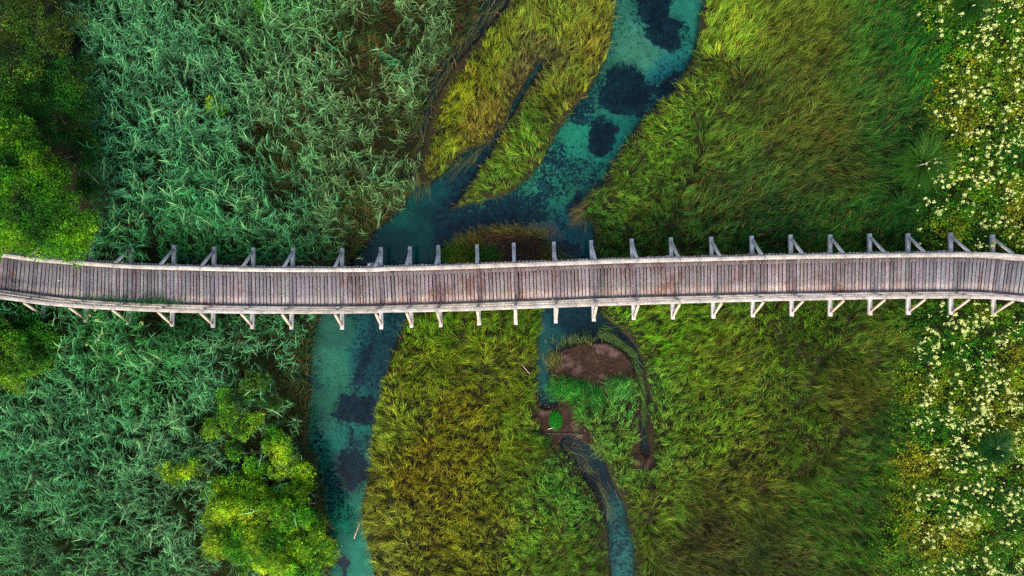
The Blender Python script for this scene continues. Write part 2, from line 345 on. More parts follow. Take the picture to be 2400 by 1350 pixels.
specks = idw([(1480,60,.22),(1600,60,.1),(1450,130,.28),(1350,250,.38),(1300,350,.34),(1350,400,.24),(1240,430,.3),(1160,500,.48),(1250,480,.42),(1060,540,.42),(970,560,.2),(1350,330,.1),(1480,300,.16),(1340,500,.28),(1370,560,.2),
 (760,830,.14),(880,800,.34),(760,950,.22),(830,1040,.26),(760,1060,.26),(770,1200,.26),(830,1280,.14),(1300,850,.16),(1450,1250,.26),(1560,220,.3),(1000,350,.4),(960,460,.1)], gpx, gpy)[:, 0]
al = np.maximum(wa*.62, (specks-.3*shoal[:, 0])*.86 + (fbm(gx, gy, 1.2, 12)-.5)*.3 + (fbm(gx, gy, .35, 14)-.5)*.12)*sstep(rv, .4, .7)
al = np.clip(al, 0, 1)
gc = np.concatenate([np.clip(col, .002, .8), al[:, None]], 1)
nx_, ny_ = len(gxs), len(gys)
ii, jj = np.meshgrid(np.arange(nx_-1), np.arange(ny_-1)); a0 = (jj*nx_+ii).ravel()
me = np_mesh('ground', np.stack([gx, gy, gz], 1), np.stack([a0, a0+1, a0+1+nx_, a0+nx_], 1), np.full(len(a0), 4), M_ground, gc, smooth=True)
g = link('ground', me); tag(g, 'dark marsh soil, mud banks and teal river bed', 'ground', kind='structure')
me = np_mesh('water', np.array([(-400, -400, 0), (400, -400, 0), (400, 400, 0), (-400, 400, 0)]), [[0, 1, 2, 3]], [4], M_water)
wt = link('water', me); tag(wt, 'clear teal river water under the boardwalk', 'water', kind='structure')

# ------------------------------------------------------------------ boardwalk
DZ = 1.15                     # deck top above the water
HZ = DZ+1.0                   # top of the handrail
north = [(-240,575),(-100,587),(0,598),(100,611),(200,618),(300,625),(400,627),(500,630),(600,632),(700,633),(800,633),(868,633),(905,630),(1000,628),(1100,624),(1210,620),(1300,617),(1400,613),(1500,610),(1600,608),(1700,606),(1800,603),(1900,601),(2000,600),(2100,598),(2200,597),(2320,596),(2400,602),(2520,614),(2640,630)]
south = [(-240,645),(-100,679),(0,697),(100,711),(200,719),(300,724),(400,728),(500,730),(600,731),(700,731),(800,731),(868,730),(905,728),(1000,727),(1100,724.5),(1210,720),(1300,717),(1400,713),(1500,710),(1600,707),(1700,704),(1800,702),(1900,700),(2000,698),(2100,696.5),(2200,695.5),(2320,696),(2400,702),(2520,714),(2640,730)]
ctr = []
for (a, b) in zip(north, south):
    x1, y1 = at(*a, HZ); x2, y2 = at(*b, HZ); ctr.append(((x1+x2)/2, (y1+y2)/2))
ctr = np.array(ctr, float)
cy_at = lambda x: np.interp(x, ctr[:, 0], ctr[:, 1])
def cdir(x, e=.5):
    d = np.array([2*e, cy_at(x+e)-cy_at(x-e)]); return d/np.linalg.norm(d)
walk = empty('boardwalk', (0, float(cy_at(0)), 0))
tag(walk, 'long weathered wooden boardwalk with plank deck and handrails crossing the marsh and river', 'boardwalk')
walk_off = Vector(walk.location)
def wpart(name, me, label=None):
    o = link(name, me, walk, -walk_off)
    if label: o['label'] = label
    return o
class Wood:
    def __init__(s): s.v, s.f, s.c, s.g = [], [], [], []
    def beam(s, p0, p1, wd, ht, tint=(1, 1, 1), stain=.5, upv=(0, 0, 1), n=1, wob=0.0):
        p0 = np.array(p0, float); p1 = np.array(p1, float); d = p1-p0; L = np.linalg.norm(d); d /= L
        up = np.array(upv, float); sd_ = np.cross(d, up); sd_ /= np.linalg.norm(sd_); up = np.cross(sd_, d)
        o3 = rng.random(3)*40; base = len(s.v); ch = min(wd, ht)*.12
        prof = [(-wd/2, -ht/2), (wd/2, -ht/2), (wd/2, ht/2-ch), (wd/2-ch, ht/2), (-wd/2+ch, ht/2), (-wd/2, ht/2-ch)]
        for k in range(n+1):
            q = p0+d*L*k/n; jx = rng.normal(0, wob); jz = rng.normal(0, wob*.5)
            for (a, b) in prof:
                s.v.append(q+sd_*(a+jx)+up*(b+jz)); s.c.append((*tint, stain)); s.g.append((L*k/n+o3[0], a+o3[1], b+o3[2]))
        m = len(prof)
        for k in range(n):
            for i in range(m):
                j = (i+1) % m; s.f.append([base+k*m+i, base+(k+1)*m+i, base+(k+1)*m+j, base+k*m+j])
        s.f.append([base+i for i in range(m)]); s.f.append([base+n*m+i for i in range(m)][::-1])
    def mesh(s, name, mat):
        sizes = [len(q) for q in s.f]; idx = [i for q in s.f for i in q]
        return np_mesh(name, np.array(s.v), idx, sizes, mat, np.array(s.c), np.array(s.g))

# deck planks: one part (pattern of planks), every plank its own width, tone and slightly uneven ends
wd = Wood()
x = -21.5
tone_seed = rng.random(400)
k = 0
while x < 21.5:
    pw = float(np.clip(rng.normal(.104, .020), .07, .15)); gap = float(rng.uniform(.026, .04))
    xc = x+pw/2; yc = float(cy_at(xc)); d = cdir(xc, .6); nrm = np.array([-d[1], d[0]])
    t = rng.normal(1.0, .16); px_, _ = plan(xc, yc, DZ); px_ = float(px_)
    cool = 1-sstep(px_, 600, 1000)+sstep(px_, 1900, 2250)
    tint = np.array([1.0-.12*cool, 1.0-.015*cool, 1.0+.03*cool])*t*rng.normal(1, .03, 3)
    stain = float(np.clip(rng.normal(.3, .3)+(1-cool)*.6, 0, 1))
    e1, e2 = .87+rng.normal(0, .012), .87+rng.normal(0, .012)
    zz = DZ-.02+rng.normal(0, .003)
    p0 = (xc-nrm[0]*e1, yc-nrm[1]*e1, zz); p1 = (xc+nrm[0]*e2, yc+nrm[1]*e2, zz+rng.normal(0, .002))
    tw = rng.normal(0, .004); p0 = (p0[0]+tw, p0[1], p0[2])
    wd.beam(p0, p1, pw, .04, tint, stain, n=1)
    x += pw+gap; k += 1
wpart('deck', wd.mesh('deck', M_deck), 'grey brown cross planks of the deck with dark gaps')

nb = [(112,590),(215,598),(307,598),(407,577),(501,579),(593,581),(686,578),(801,580),(892,580),(960,579),(1027,577),(1118,573),(1204,570),(1298,567),(1386,564),(1481,562),(1573,560),(1668,557),(1763,554),(1854,552),(1947,550),(2040,548),(2130,547),(2230,546),(2329,545)]
sb = [(100,775),(200,778),(300,780),(402,780),(498,773),(590,776),(682,778),(801,776),(893,776),(964,771),(1033,769),(1123,767),(1209,764),(1303,760),(1392,757),(1486,755),(1578,752),(1673,750),(1766,748),(1857,746),(1947,745),(2041,743),(2131,742),(2231,741),(2331,741)]
BZ = DZ-.04-.075-.10
bx_list = []
for (a, b) in zip(nb, sb):
    xa, _ = at(a[0], a[1], BZ+.07); xb, _ = at(b[0], b[1], BZ+.07)
    bx_list.append((float(xa), float(xb)))
bx_list = [(-20.6, -20.5)]+bx_list+[(bx_list[-1][0]+1.55, bx_list[-1][1]+1.55)]
# two long stringers under the planks carry the deck
for off in (-.55, .55):
    wds = Wood()
    xs = [ -21.4]+[(a+b)/2 for a, b in bx_list[1:]]+[21.4]
    for u, v_ in zip(xs[:-1], xs[1:]):
        wds.beam((u, cy_at(u)+off, DZ-.0475-.05), (v_, cy_at(v_)+off, DZ-.0475-.05), .12, .09)
    wpart('stringer', wds.mesh('stringer', M_beam))
for i, (xa, xb) in enumerate(bx_list):
    xm = (xa+xb)/2; yc = float(cy_at(xm)); LN = 1.56+rng.normal(0, .012); LS = 1.55+rng.normal(0, .012)
    slope = (xa-xb)/3.1
    tt = rng.normal(1, .07); tint = np.array([tt]*3)
    def on(off, z): return (xm+slope*off, yc+off, z)
    w_ = Wood(); w_.beam(on(-LS, BZ), on(LN, BZ),   .135, .15, tint, .4, n=2, wob=.003)
    wpart('cross_beam', w_.mesh('cross_beam', M_beam))
    for s in (-1, 1):
        # rail post stands on the beam outside the kerb, up to the handrail
        w_ = Wood(); w_.beam(on(s*.93*.85+s*.0, BZ+.078), on(s*.79, HZ-.05), .09, .09, tint, .3, upv=(1, 0, 0))
        wpart('rail_post', w_.mesh('rail_post', M_beam))
        w_ = Wood()
        jit = rng.normal(0, .012)
        w_.beam(on(s*(1.40+jit), BZ+.075+.03), (xm+slope*s*.86+rng.normal(0, .01), yc+s*.865, HZ-.075), .09, .07, tint*rng.normal(1, .05), .25, n=2, wob=.003)
        wpart('brace', w_.mesh('brace', M_brace_sunlit if s < 0 else M_beam), 'pale brace, sunlit tone in its colour, leaning up to the handrail' if s < 0 else 'grey brace leaning up to the handrail')
        # pile
        w_ = Wood(); w_.beam(on(s*.62, BZ-.078), on(s*.62, -.75), .16, .16, tint*.7, .5, upv=(1, 0, 0))
        wpart('pile', w_.mesh('pile', M_beam))

def rail_line(px_line, z, doff=0.0):
    pts = []
    for (a, b) in px_line:
        X, Y = at(a, b, HZ); pts.append((float(X), float(Y)))
    pts = np.array(pts); return lambda q: float(np.interp(q, pts[:, 0], pts[:, 1]))
for s, line in ((1, north), (-1, south)):
    yl = rail_line(line, HZ)
    xs = [(a+b)/2+.05 for a, b in bx_list]; xs = [-21.6]+xs+[21.6]
    i = 0
    while i < len(xs)-1:
        step = 2 if rng.random() < .75 else 3
        j = min(i+step, len(xs)-1)
        w_ = Wood(); t = rng.normal(1, .06); tint = np.array([t, t, t])*rng.normal(1, .015, 3)
        xa, xb = xs[i]+.006, xs[j]-.006; n = (j-i)*2; jy = rng.normal(0, .006)
        qx = np.linspace(xa, xb, n+1); dz = rng.normal(0, .004)
        # sections swept as a chain of short boards sharing ends
        for u, v_ in zip(qx[:-1], qx[1:]):
            w_.beam((u, yl(u)+jy, HZ-.025+dz), (v_, yl(v_)+jy, HZ-.025+dz), .14, .05, tint, .8)
        wpart('handrail', w_.mesh('handrail', M_rail))
        w_ = Wood()
        for u, v_ in zip(qx[:-1], qx[1:]):
            ua, va = cy_at(u)+s*.705, cy_at(v_)+s*.705
            w_.beam((u, ua, DZ+.50), (v_, va, DZ+.50), .05, .13, tint*.95, .8)
        wpart('middle_rail', w_.mesh('middle_rail', M_rail))
        w_ = Wood()
        for u, v_ in zip(qx[:-1], qx[1:]):
            ua, va = cy_at(u)+s*.685, cy_at(v_)+s*.685
            w_.beam((u, ua, DZ+.053), (v_, va, DZ+.053), .075, .10, tint*.9, .9)
        wpart('kerb_board', w_.mesh('kerb_board', M_rail))
        i = j
# two sawn post stubs at the outer edge, between beams
for (a, b, sz) in ((865, 621, .12), (875, 624, .09)):
    q = V(a, b, DZ-.02); w_ = Wood(); w_.beam((q.x, q.y, -.5), (q.x, q.y, DZ-.03), sz, sz, (1, 1, 1), .2, upv=(1, 0, 0))
    wpart('post_stub', w_.mesh('post_stub', M_beam), 'short grey sawn post stub beside the deck edge')

# ------------------------------------------------------------------ grasses
def scatter(n, margin=1.6, z=.2):
    x1 = 19.6+margin; x = rng.uniform(-x1-1.2, x1+1.2, n); y = rng.uniform(-13.6-margin*.4, 10.6+margin*.4, n)
    px, py = plan(x, y, z); return x, y, px, py
# colour of living blades at points of the plan (r, g, b)
gcol = [(1050,250,142,150,26),(1150,130,138,154,32),(1010,400,130,146,40),(1090,190,146,150,26),(1000,330,136,148,34),(1130,290,150,135,48),(1300,60,142,152,44),(1240,180,120,116,70),(1275,130,124,124,64),(1250,300,118,158,50),(1180,420,124,160,50),(1400,120,152,148,44),(1300,230,142,152,42),(1110,480,140,160,50),(1350,240,140,150,44),
 (1700,60,150,178,44),(1580,330,128,172,50),(1480,450,126,168,54),(1420,560,66,118,42),(1620,200,138,170,50),(1650,330,112,146,44),
 (1850,100,104,116,28),(1900,300,100,110,32),(2050,200,76,114,34),(1700,450,78,108,40),(2000,500,52,106,32),(1800,560,36,86,32),(1600,560,60,105,38),(2120,150,34,110,22),(1950,400,80,100,34),(2100,320,44,104,30),(1780,220,90,112,34),(2120,560,30,96,28),
 (1550,760,112,155,28),(1700,850,122,148,34),(1900,780,84,124,22),(2050,850,92,118,30),(1650,1000,112,146,36),(1900,1000,112,138,36),(2000,930,104,108,26),(2050,1150,70,126,30),(1800,1300,80,92,34),(1650,1250,82,84,34),(1520,1050,116,156,56),(1450,950,104,172,72),(1350,900,70,150,50),(1400,1040,110,160,60),(1730,1150,112,120,30),(1940,1200,78,120,30),(1560,1180,120,145,40),(2090,1000,50,112,32),
 (1000,850,132,152,24),(1100,1000,150,146,28),(900,1000,150,165,46),(1100,1250,146,146,34),(1350,1150,104,158,58),(1200,750,104,150,20),(1180,850,138,150,30),(1000,760,110,150,24),(860,1250,166,170,60),(1000,1100,156,142,26),(1280,1300,124,158,48),(1220,1000,130,156,34),(1080,600,120,110,24),(1150,590,110,70,40)]
flow = [(1050,250,50),(1130,120,60),(1000,400,70),(1300,60,80),(1250,300,130),(1180,420,140),(1100,480,215),(1400,120,100),(1700,60,50),(1640,200,200),(1580,330,190),(1480,450,225),(1420,560,200),(1700,320,20),(1850,100,40),(1900,300,35),(2050,200,40),(1700,450,30),(2000,500,60),(1800,560,30),(2000,420,-30),(2120,150,50),
 (1480,740,20),(1550,780,35),(1700,850,40),(1900,780,150),(2050,850,-20),(1650,1000,80),(1900,1000,160),(2000,1100,-35),(2050,1180,-45),(1800,1300,-25),(1650,1250,-20),(1520,1050,60),(1450,950,100),(1380,880,-90),(1340,930,160),(1400,1020,120),(1950,900,-30),
 (1000,850,70),(1100,1000,50),(900,1000,150),(860,1200,190),(1100,1250,60),(1350,1150,150),(1200,750,60),(1250,850,20),(1280,1000,160),(1180,880,-20),(1080,870,150),(1000,1150,80),(1400,1280,190),(1300,1150,140)]
fl = np.array(flow, float); flowv = np.stack([fl[:, 0], fl[:, 1], np.cos(np.radians(fl[:, 2])), np.sin(np.radians(fl[:, 2]))], 1)
GAIN = .95
def grass_zone(n_wisp, per, L, Wd, keep, th=(.15, 1.35), swirl=1.1, jit=.35, spread=.07, seed=1, bright=1.0, deadf=.10):
    x, y, px, py = scatter(n_wisp)
    k = keep(x, y, px, py); x, y, px, py = x[k], y[k], px[k], py[k]; n = len(x)
    fv = idw(flowv, px, py); ang = np.arctan2(fv[:, 1], fv[:, 0]) + (fbm(x, y, 1.4, seed+5)-.5)*2*swirl*1.6+(vnoise(x, y, .45, seed+6)-.5)*swirl + rng.normal(0, jit, n)
    col = lin(idw(gcol, px, py))*GAIN*np.array([.84, 1.04, .92])
    big = fbm(x, y, 1.1, 200)[:, None]; sm = vnoise(x, y, .35, 210)[:, None]
    col = col*(.35+.85*big+.45*sm)*np.exp(rng.normal(0, .3, (n, 1)))*bright
    hue = (fbm(x, y, .7, 220)[:, None]-.5)*1.6+rng.normal(0, .42, (n, 1))
    col = col*np.concatenate([1+.24*hue, 1+.0*hue, 1-.2*hue], 1)
    lenf = (.8+.4*fbm(x, y, .8, 230))*(1-.55*np.clip(look(RIVW, px, py)*1.6, 0, 1))*(1-.55*np.clip(look(RUNW, px, py)*2.2, 0, 1))
    R = lambda a: np.repeat(a, per, axis=0)
    m = n*per
    bx = R(x)+rng.normal(0, spread, m); by = R(y)+rng.normal(0, spread, m)
    rz = ground_z(bx, by)
    root = np.stack([bx, by, rz-.02], 1)
    c = R(col)*np.exp(rng.normal(0, .22, (m, 1)))*np.exp(rng.normal(0, .06, (m, 3)))
    dead = rng.random(m) < deadf
    c[dead] = lin((150, 124, 56))*GAIN*np.exp(rng.normal(0, .3, (dead.sum(), 1)))
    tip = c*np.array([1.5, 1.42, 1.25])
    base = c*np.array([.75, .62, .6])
    ln = R(lenf)*rng.uniform(L[0], L[1], m)
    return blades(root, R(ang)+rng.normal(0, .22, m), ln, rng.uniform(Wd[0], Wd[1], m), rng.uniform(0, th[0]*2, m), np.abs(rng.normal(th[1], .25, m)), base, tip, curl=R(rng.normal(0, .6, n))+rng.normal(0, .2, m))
veg = lambda px, py: (look(RIV, px, py) < .30) & (look(RUN, px, py) < .4) & (look(MUD, px, py) < .45)
is_reed = lambda px, py: (look(REED, px, py) > .5)
U = lambda px: rng.random(len(px))
meadow_dark = lambda px, py: sstep(px, 1640, 1760)*(1-sstep(py, 600, 760)) + sstep(px, 1500, 1700)*sstep(py, 1120, 1250)*(1-sstep(px, 1850, 1950))
def keep_long(x, y, px, py):
    return veg(px, py) & ~is_reed(px, py) & (px > 930-(py > 700)*200) & (U(px) > look(HERB, px, py)*1.1) & (U(px) > .75*np.clip(meadow_dark(px, py), 0, 1)) & ~thin_patch(x, y, px, py)
def thin_patch(x, y, px, py):
    # worn brown spots in the grass
    m = np.zeros(len(px), bool)
    for (a, b, r1, r2) in ((1092,862,20,14),(1085,935,12,22),(1180,860,14,10),(1165,1255,22,16),(1130,1035,14,8),(1225,560,50,30),(1150,585,40,40),(1890,880,6,60),(2062,1220,8,40)):
        m |= ((px-a)/r1)**2+((py-b)/r2)**2 < .5+fbm(x, y, .3, 66)
    return m & (U(px) < .75)
def keep_dark(x, y, px, py):
    return veg(px, py) & ~is_reed(px, py) & (px > 1400) & (U(px) > look(HERB, px, py)) & (U(px) < np.clip(meadow_dark(px, py), 0, 1))
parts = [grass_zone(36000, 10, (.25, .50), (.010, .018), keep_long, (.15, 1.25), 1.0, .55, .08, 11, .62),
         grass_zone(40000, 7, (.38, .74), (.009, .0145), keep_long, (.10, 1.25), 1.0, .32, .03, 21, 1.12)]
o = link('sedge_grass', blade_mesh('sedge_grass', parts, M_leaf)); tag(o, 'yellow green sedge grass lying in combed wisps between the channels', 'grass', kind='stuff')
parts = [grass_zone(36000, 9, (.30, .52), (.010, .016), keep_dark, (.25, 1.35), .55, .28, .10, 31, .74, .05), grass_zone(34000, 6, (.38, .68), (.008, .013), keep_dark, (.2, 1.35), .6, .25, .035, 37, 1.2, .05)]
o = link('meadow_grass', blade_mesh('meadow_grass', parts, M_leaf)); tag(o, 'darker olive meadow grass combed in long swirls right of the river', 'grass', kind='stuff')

# bank fringe: straw coloured blades falling into the water along every bank
x, y, px, py = scatter(160000)
rvl = look(RIV, px, py); k = (rvl > .12) & (rvl < .42) & (look(MUD, px, py) < .5); x, y, px, py = x[k], y[k], px[k], py[k]
e = 6.0; gxr = look(RIV, px+e, py)-look(RIV, px-e, py); gyr = look(RIV, px, py+e)-look(RIV, px, py-e)
ang = np.arctan2(-gyr, gxr)
fringe = np.clip(fbm(x, y, .9, 333)*1.6-.3, .15, 1); k = U(px) < fringe*.8*(1-.85*np.clip(look(RUNW, px, py)*3, 0, 1)); x, y, px, py, ang = x[k], y[k], px[k], py[k], ang[k]
n = len(x); fc = lin(idw(gcol, px, py))*GAIN*np.array([.85, 1.03, 1]); st = rng.random((n, 1)) < .5
fc = np.where(st, lin((176, 122, 64))*GAIN, fc)*np.exp(rng.normal(0, .25, (n, 1)))
parts = [blades(np.stack([x, y, ground_z(x, y)], 1), ang+rng.normal(0, .7, n), rng.uniform(.2, .48, n), rng.uniform(.01, .02, n), rng.uniform(.3, .9, n), rng.uniform(1.4, 1.9, n), fc*.7, fc*1.1)]
o = link('bank_grass', blade_mesh('bank_grass', parts, M_leaf)); tag(o, 'straw coloured grass fringe hanging over the river banks', 'grass', kind='stuff')

# long ribbon weed trailing on the water in the side channels
streams = [([(1180,-30),(1120,70),(1060,140),(1020,220),(995,300),(980,380),(965,450)], 32, 800, (110,110,60)),
           ([(1400,770),(1440,800),(1480,840),(1500,900),(1508,980)], 12, 300, (96,130,48)),
           ([(1385,770),(1370,800),(1350,830),(1310,850)], 26, 130, (84,110,52)),
           ([(1320,1035),(1350,1065),(1385,1105),(1415,1150),(1440,1200)], 18, 130, (110,112,66)),
           ([(1150,310),(1110,365),(1060,405)], 14, 110, (100,110,60)),
           ([(1180,545),(1240,552),(1290,590),(1330,620)], 20, 260, (96,104,44)),
           ([(1420,440),(1385,480),(1360,505)], 16, 500, (120,110,60)),
           ([(1210,200),(1180,260),(1150,310)], 14, 110, (120,110,60))]
parts = []
for line, half, n, rgb in streams:
    line = np.array(line, float); seg = rng.random(n)*(len(line)-1); i = seg.astype(int); f = (seg-i)[:, None]
    p = line[i]*(1-f)+line[i+1]*f; d = line[i+1]-line[i]; d /= np.linalg.norm(d, axis=1)[:, None]
    lat = rng.normal(0, .55, n)*half; p = p+np.stack([-d[:, 1], d[:, 0]], 1)*lat[:, None]
    xx, yy = at(p[:, 0], p[:, 1], .02); a = np.arctan2(-d[:, 1], d[:, 0])+(vnoise(xx, yy, .5, 71)-.5)*1.2+rng.normal(0, .16, n)
    c = lin(rgb)*GAIN*np.exp(rng.normal(0, .45, (n, 1)))*np.exp(rng.normal(0, .12, (n, 3)))
    L_ = rng.uniform(.35, .8, n)
    parts.append(blades(np.stack([xx, yy, rng.uniform(.005, .04, n)], 1), a, L_, rng.uniform(.01, .02, n), np.full(n, 1.50), np.full(n, 1.57), c*.6, c, curl=rng.normal(0, .35, n), roll=rng.normal(0, .3, n)))
o = link('ribbon_weed', blade_mesh('ribbon_weed', parts, M_leaf)); tag(o, 'long ribbon weed trailing with the current in the narrow channels', 'water weed', kind='stuff')

# soft dark strands on the submerged weed beds
parts = []
for (cx, cy, rx, ry, tn) in weeds[:16]:
    n = int(rx*ry*.12); r_ = np.sqrt(rng.random(n))*1.02; t_ = rng.random(n)*6.283
    qx = rx*r_*np.cos(t_); qy = ry*r_*np.sin(t_); c_, s_ = math.cos(tn), math.sin(tn)
    xx, yy = at(cx+qx*c_+qy*s_, cy-qx*s_+qy*c_, -.3)
    kk = look(RIV, *plan(xx, yy, 0)) > .75; xx, yy = xx[kk], yy[kk]; n = len(xx)
    c = lin((14, 52, 66))*np.exp(rng.normal(0, .35, (n, 1)))
    parts.append(blades(np.stack([xx, yy, np.full(n, -.42)], 1), rng.random(n)*6.28, rng.uniform(.18, .34, n), rng.uniform(.015, .03, n), rng.uniform(.1, .5, n), rng.uniform(1., 1.6, n), c, c))
o = link('submerged_weed', blade_mesh('submerged_weed', parts, M_leaf)); tag(o, 'dark weed beds growing under water in the river', 'water weed', kind='stuff')

# ------------------------------------------------------------------ reeds
def reed_blades(x, y, z0, h, lean_a, lean, tone, nl=9, wide=.0225, r=rng, reach=1.0):
    """vectorised reed plants: a thin stem and alternate arching leaves"""
    n = len(x)
    tone = np.asarray(tone)
    stemc = lin((92, 130, 70))*.5*np.ones((n, 3))
    root = np.stack([x, y, z0], 1)
    sv = blades(root, lean_a, h, np.full(n, .014), lean*.3, lean*1.4, stemc, stemc, prof=(1, 1, .9, .4), curl=np.zeros(n), roll=r.random(n)*3, r=r)
    out = [sv]
    az0 = r.random(n)*6.283
    for i in range(nl):
        t = 1-.52*(1-(i+r.random(n)*.6)/nl)**1.25
        hh = h*t; th = lean*(.3+.55*t)
        p = root+np.stack([np.sin(th)*np.cos(lean_a)*hh, np.sin(th)*np.sin(lean_a)*hh, np.cos(th)*hh], 1)
        az = az0+math.pi*i+r.normal(0, .5, n)
        pull = .5*lean  # wind gathers leaves towards the lean
        vx = np.cos(az)+np.cos(lean_a)*pull*1.5; vy = np.sin(az)+np.sin(lean_a)*pull*1.5; az = np.arctan2(vy, vx)
        L_ = (r.uniform(.18, .31, n)*(1.08-.5*np.abs(t-.75)))*reach
        up0 = r.uniform(.85, 1.35, n)*(1.45-.5*t); up1 = up0+r.uniform(.0, .5, n)
        c = tone*np.array([.98, 1.05, .99])*(.34+1.15*(i/nl)**1.4)*np.exp(r.normal(0, .2, (n, 1)))*np.exp(r.normal(0, .05, (n, 3)))  # shade by height put into the leaf colour; young top leaves paler too
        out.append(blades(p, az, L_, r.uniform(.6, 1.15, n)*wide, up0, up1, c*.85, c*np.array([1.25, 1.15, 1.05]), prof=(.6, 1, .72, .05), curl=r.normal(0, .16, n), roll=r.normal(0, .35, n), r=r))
    return out
teal = [(450,200,92,158,104),(300,400,78,150,98),(700,250,112,158,98),(600,60,98,156,88),(850,200,120,152,92),(400,560,64,146,80),(650,500,80,152,92),(300,800,68,146,70),(600,850,92,158,100),(150,1000,80,152,92),(400,1150,100,156,98),(200,1300,78,142,80),(650,1100,108,160,96),(850,450,112,148,88)]
def walk_off_dist(x, y): return np.abs(y-cy_at(x))
x, y, px, py = scatter(72000, z=1.2)
RK = (look(REED, px, py) > .5) & (look(RIV, *plan(x, y, 0)) < .3)
thinn = look(SPARSE, px, py); pn = fbm(x, y, 1.4, 404)
holes = np.zeros(len(x))
holes_l = ((665,385,70,55),(600,330,50,30),(860,90,90,120),(900,300,60,120),(850,520,60,50),(560,860,60,40),(640,860,60,45),(690,920,40,60),(600,1060,90,40),(520,1330,60,40),(480,1010,40,30),(650,1150,110,60),(680,1250,90,70),(440,1200,25,60),(130,380,20,20),(140,1280,40,25),(60,800,80,80))
for (a, b, r1, r2) in holes_l:
    holes = np.maximum(holes, np.exp(-(((px-a)/r1)**2+((py-b)/r2)**2)))
prob = np.clip((.95-.35*thinn)*(1-.92*holes)*(.45+1.1*pn), 0, 1)
wdist = walk_off_dist(x, y)
hmax = np.where((wdist < 2.0) & (px > 350), .75, 1.9)
hmax = np.where((wdist < 1.75) & (px > 350), .45, hmax)
RK &= (U(px) < prob*.58) & ~((wdist < .95)) & (px < 1060)
RK &= ~((look(THICK, px, py) > .5) & (U(px) > .03))
x, y, px, py, hmax = x[RK], y[RK], px[RK], py[RK], hmax[RK]; n = len(x)
print('reeds', n)
h = np.minimum(rng.uniform(1.2, 1.9, n)*(.8+.4*fbm(x, y, 2.5, 55)), hmax*rng.uniform(.75, 1, n))
la = np.where(py < 560, math.radians(55), math.radians(70))+(fbm(x, y, 2.2, 56)-.5)*3.0+rng.normal(0, .5, n)
le = np.clip(.12+.42*fbm(x, y, 3, 57)+rng.normal(0, .08, n), .02, .6)*np.where((np.abs(py-650) < 200) & (px < 700), .45, 1)
tone = lin(idw(teal, px, py))*1.1*(.6+.8*vnoise(x, y, .5, 58)[:, None])*np.exp(rng.normal(0, .18, (n, 1)))
ind = np.zeros(n, bool)
# the 300 tallest reeds in the frame are plants of their own
inview = (px > 30) & (px < 1000) & (py > 20) & (py < 1330)
cand = np.where(inview)[0]; cand = cand[np.argsort(-h[cand])][:288]; ind[cand] = True
b_ = ~ind
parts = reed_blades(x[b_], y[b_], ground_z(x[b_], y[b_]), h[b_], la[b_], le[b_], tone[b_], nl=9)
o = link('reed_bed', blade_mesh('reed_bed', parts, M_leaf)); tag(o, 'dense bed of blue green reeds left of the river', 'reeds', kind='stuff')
protos = []
for i in range(8):
    r_ = np.random.default_rng(900+i)
    tn = lin(((88,156,98),(110,160,100),(74,148,88),(126,168,108))[i % 4])*1.2
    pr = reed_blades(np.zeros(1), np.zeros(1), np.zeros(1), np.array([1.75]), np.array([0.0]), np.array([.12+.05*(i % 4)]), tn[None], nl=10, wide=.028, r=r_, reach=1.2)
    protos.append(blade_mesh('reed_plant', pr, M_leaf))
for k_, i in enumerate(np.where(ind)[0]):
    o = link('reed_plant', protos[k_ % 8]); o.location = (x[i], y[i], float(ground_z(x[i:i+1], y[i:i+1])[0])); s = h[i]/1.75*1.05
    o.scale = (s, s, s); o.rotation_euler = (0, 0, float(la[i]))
    if py[i] < 650: tag(o, 'tall blue green reed standing out of the reed bed above the boardwalk', 'reed', 'tall reeds above the boardwalk')
    else: tag(o, 'tall blue green reed standing out of the reed bed below the boardwalk', 'reed', 'tall reeds below the boardwalk')
# isolated reeds that can be picked out
for (a, b, hh, rot, lab) in ((152,212,1.9,.4,'lone pale reed spreading over the dark thicket by the left edge'),
    (838,607,1.0,.2,'single small reed over dark water beside a cross beam tip'),
    (612,1090,1.9,1.5,'pale reed rising through the small yellow green shrubs'),
    (575,1205,2.4,.3,'pale reed poking out of the yellow green bush by the river, upper left part'),
    (700,1230,2.4,2.0,'pale reed poking out of the yellow green bush near its river side')):
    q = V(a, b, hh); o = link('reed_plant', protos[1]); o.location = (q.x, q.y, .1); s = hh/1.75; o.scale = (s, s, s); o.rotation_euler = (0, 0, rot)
    tag(o, lab, 'reed')

def hole_f(px, py):
    h_ = np.zeros(len(px))
    for (a, b, r1, r2) in holes_l: h_ = np.maximum(h_, np.exp(-(((px-a)/r1)**2+((py-b)/r2)**2)))
    return h_
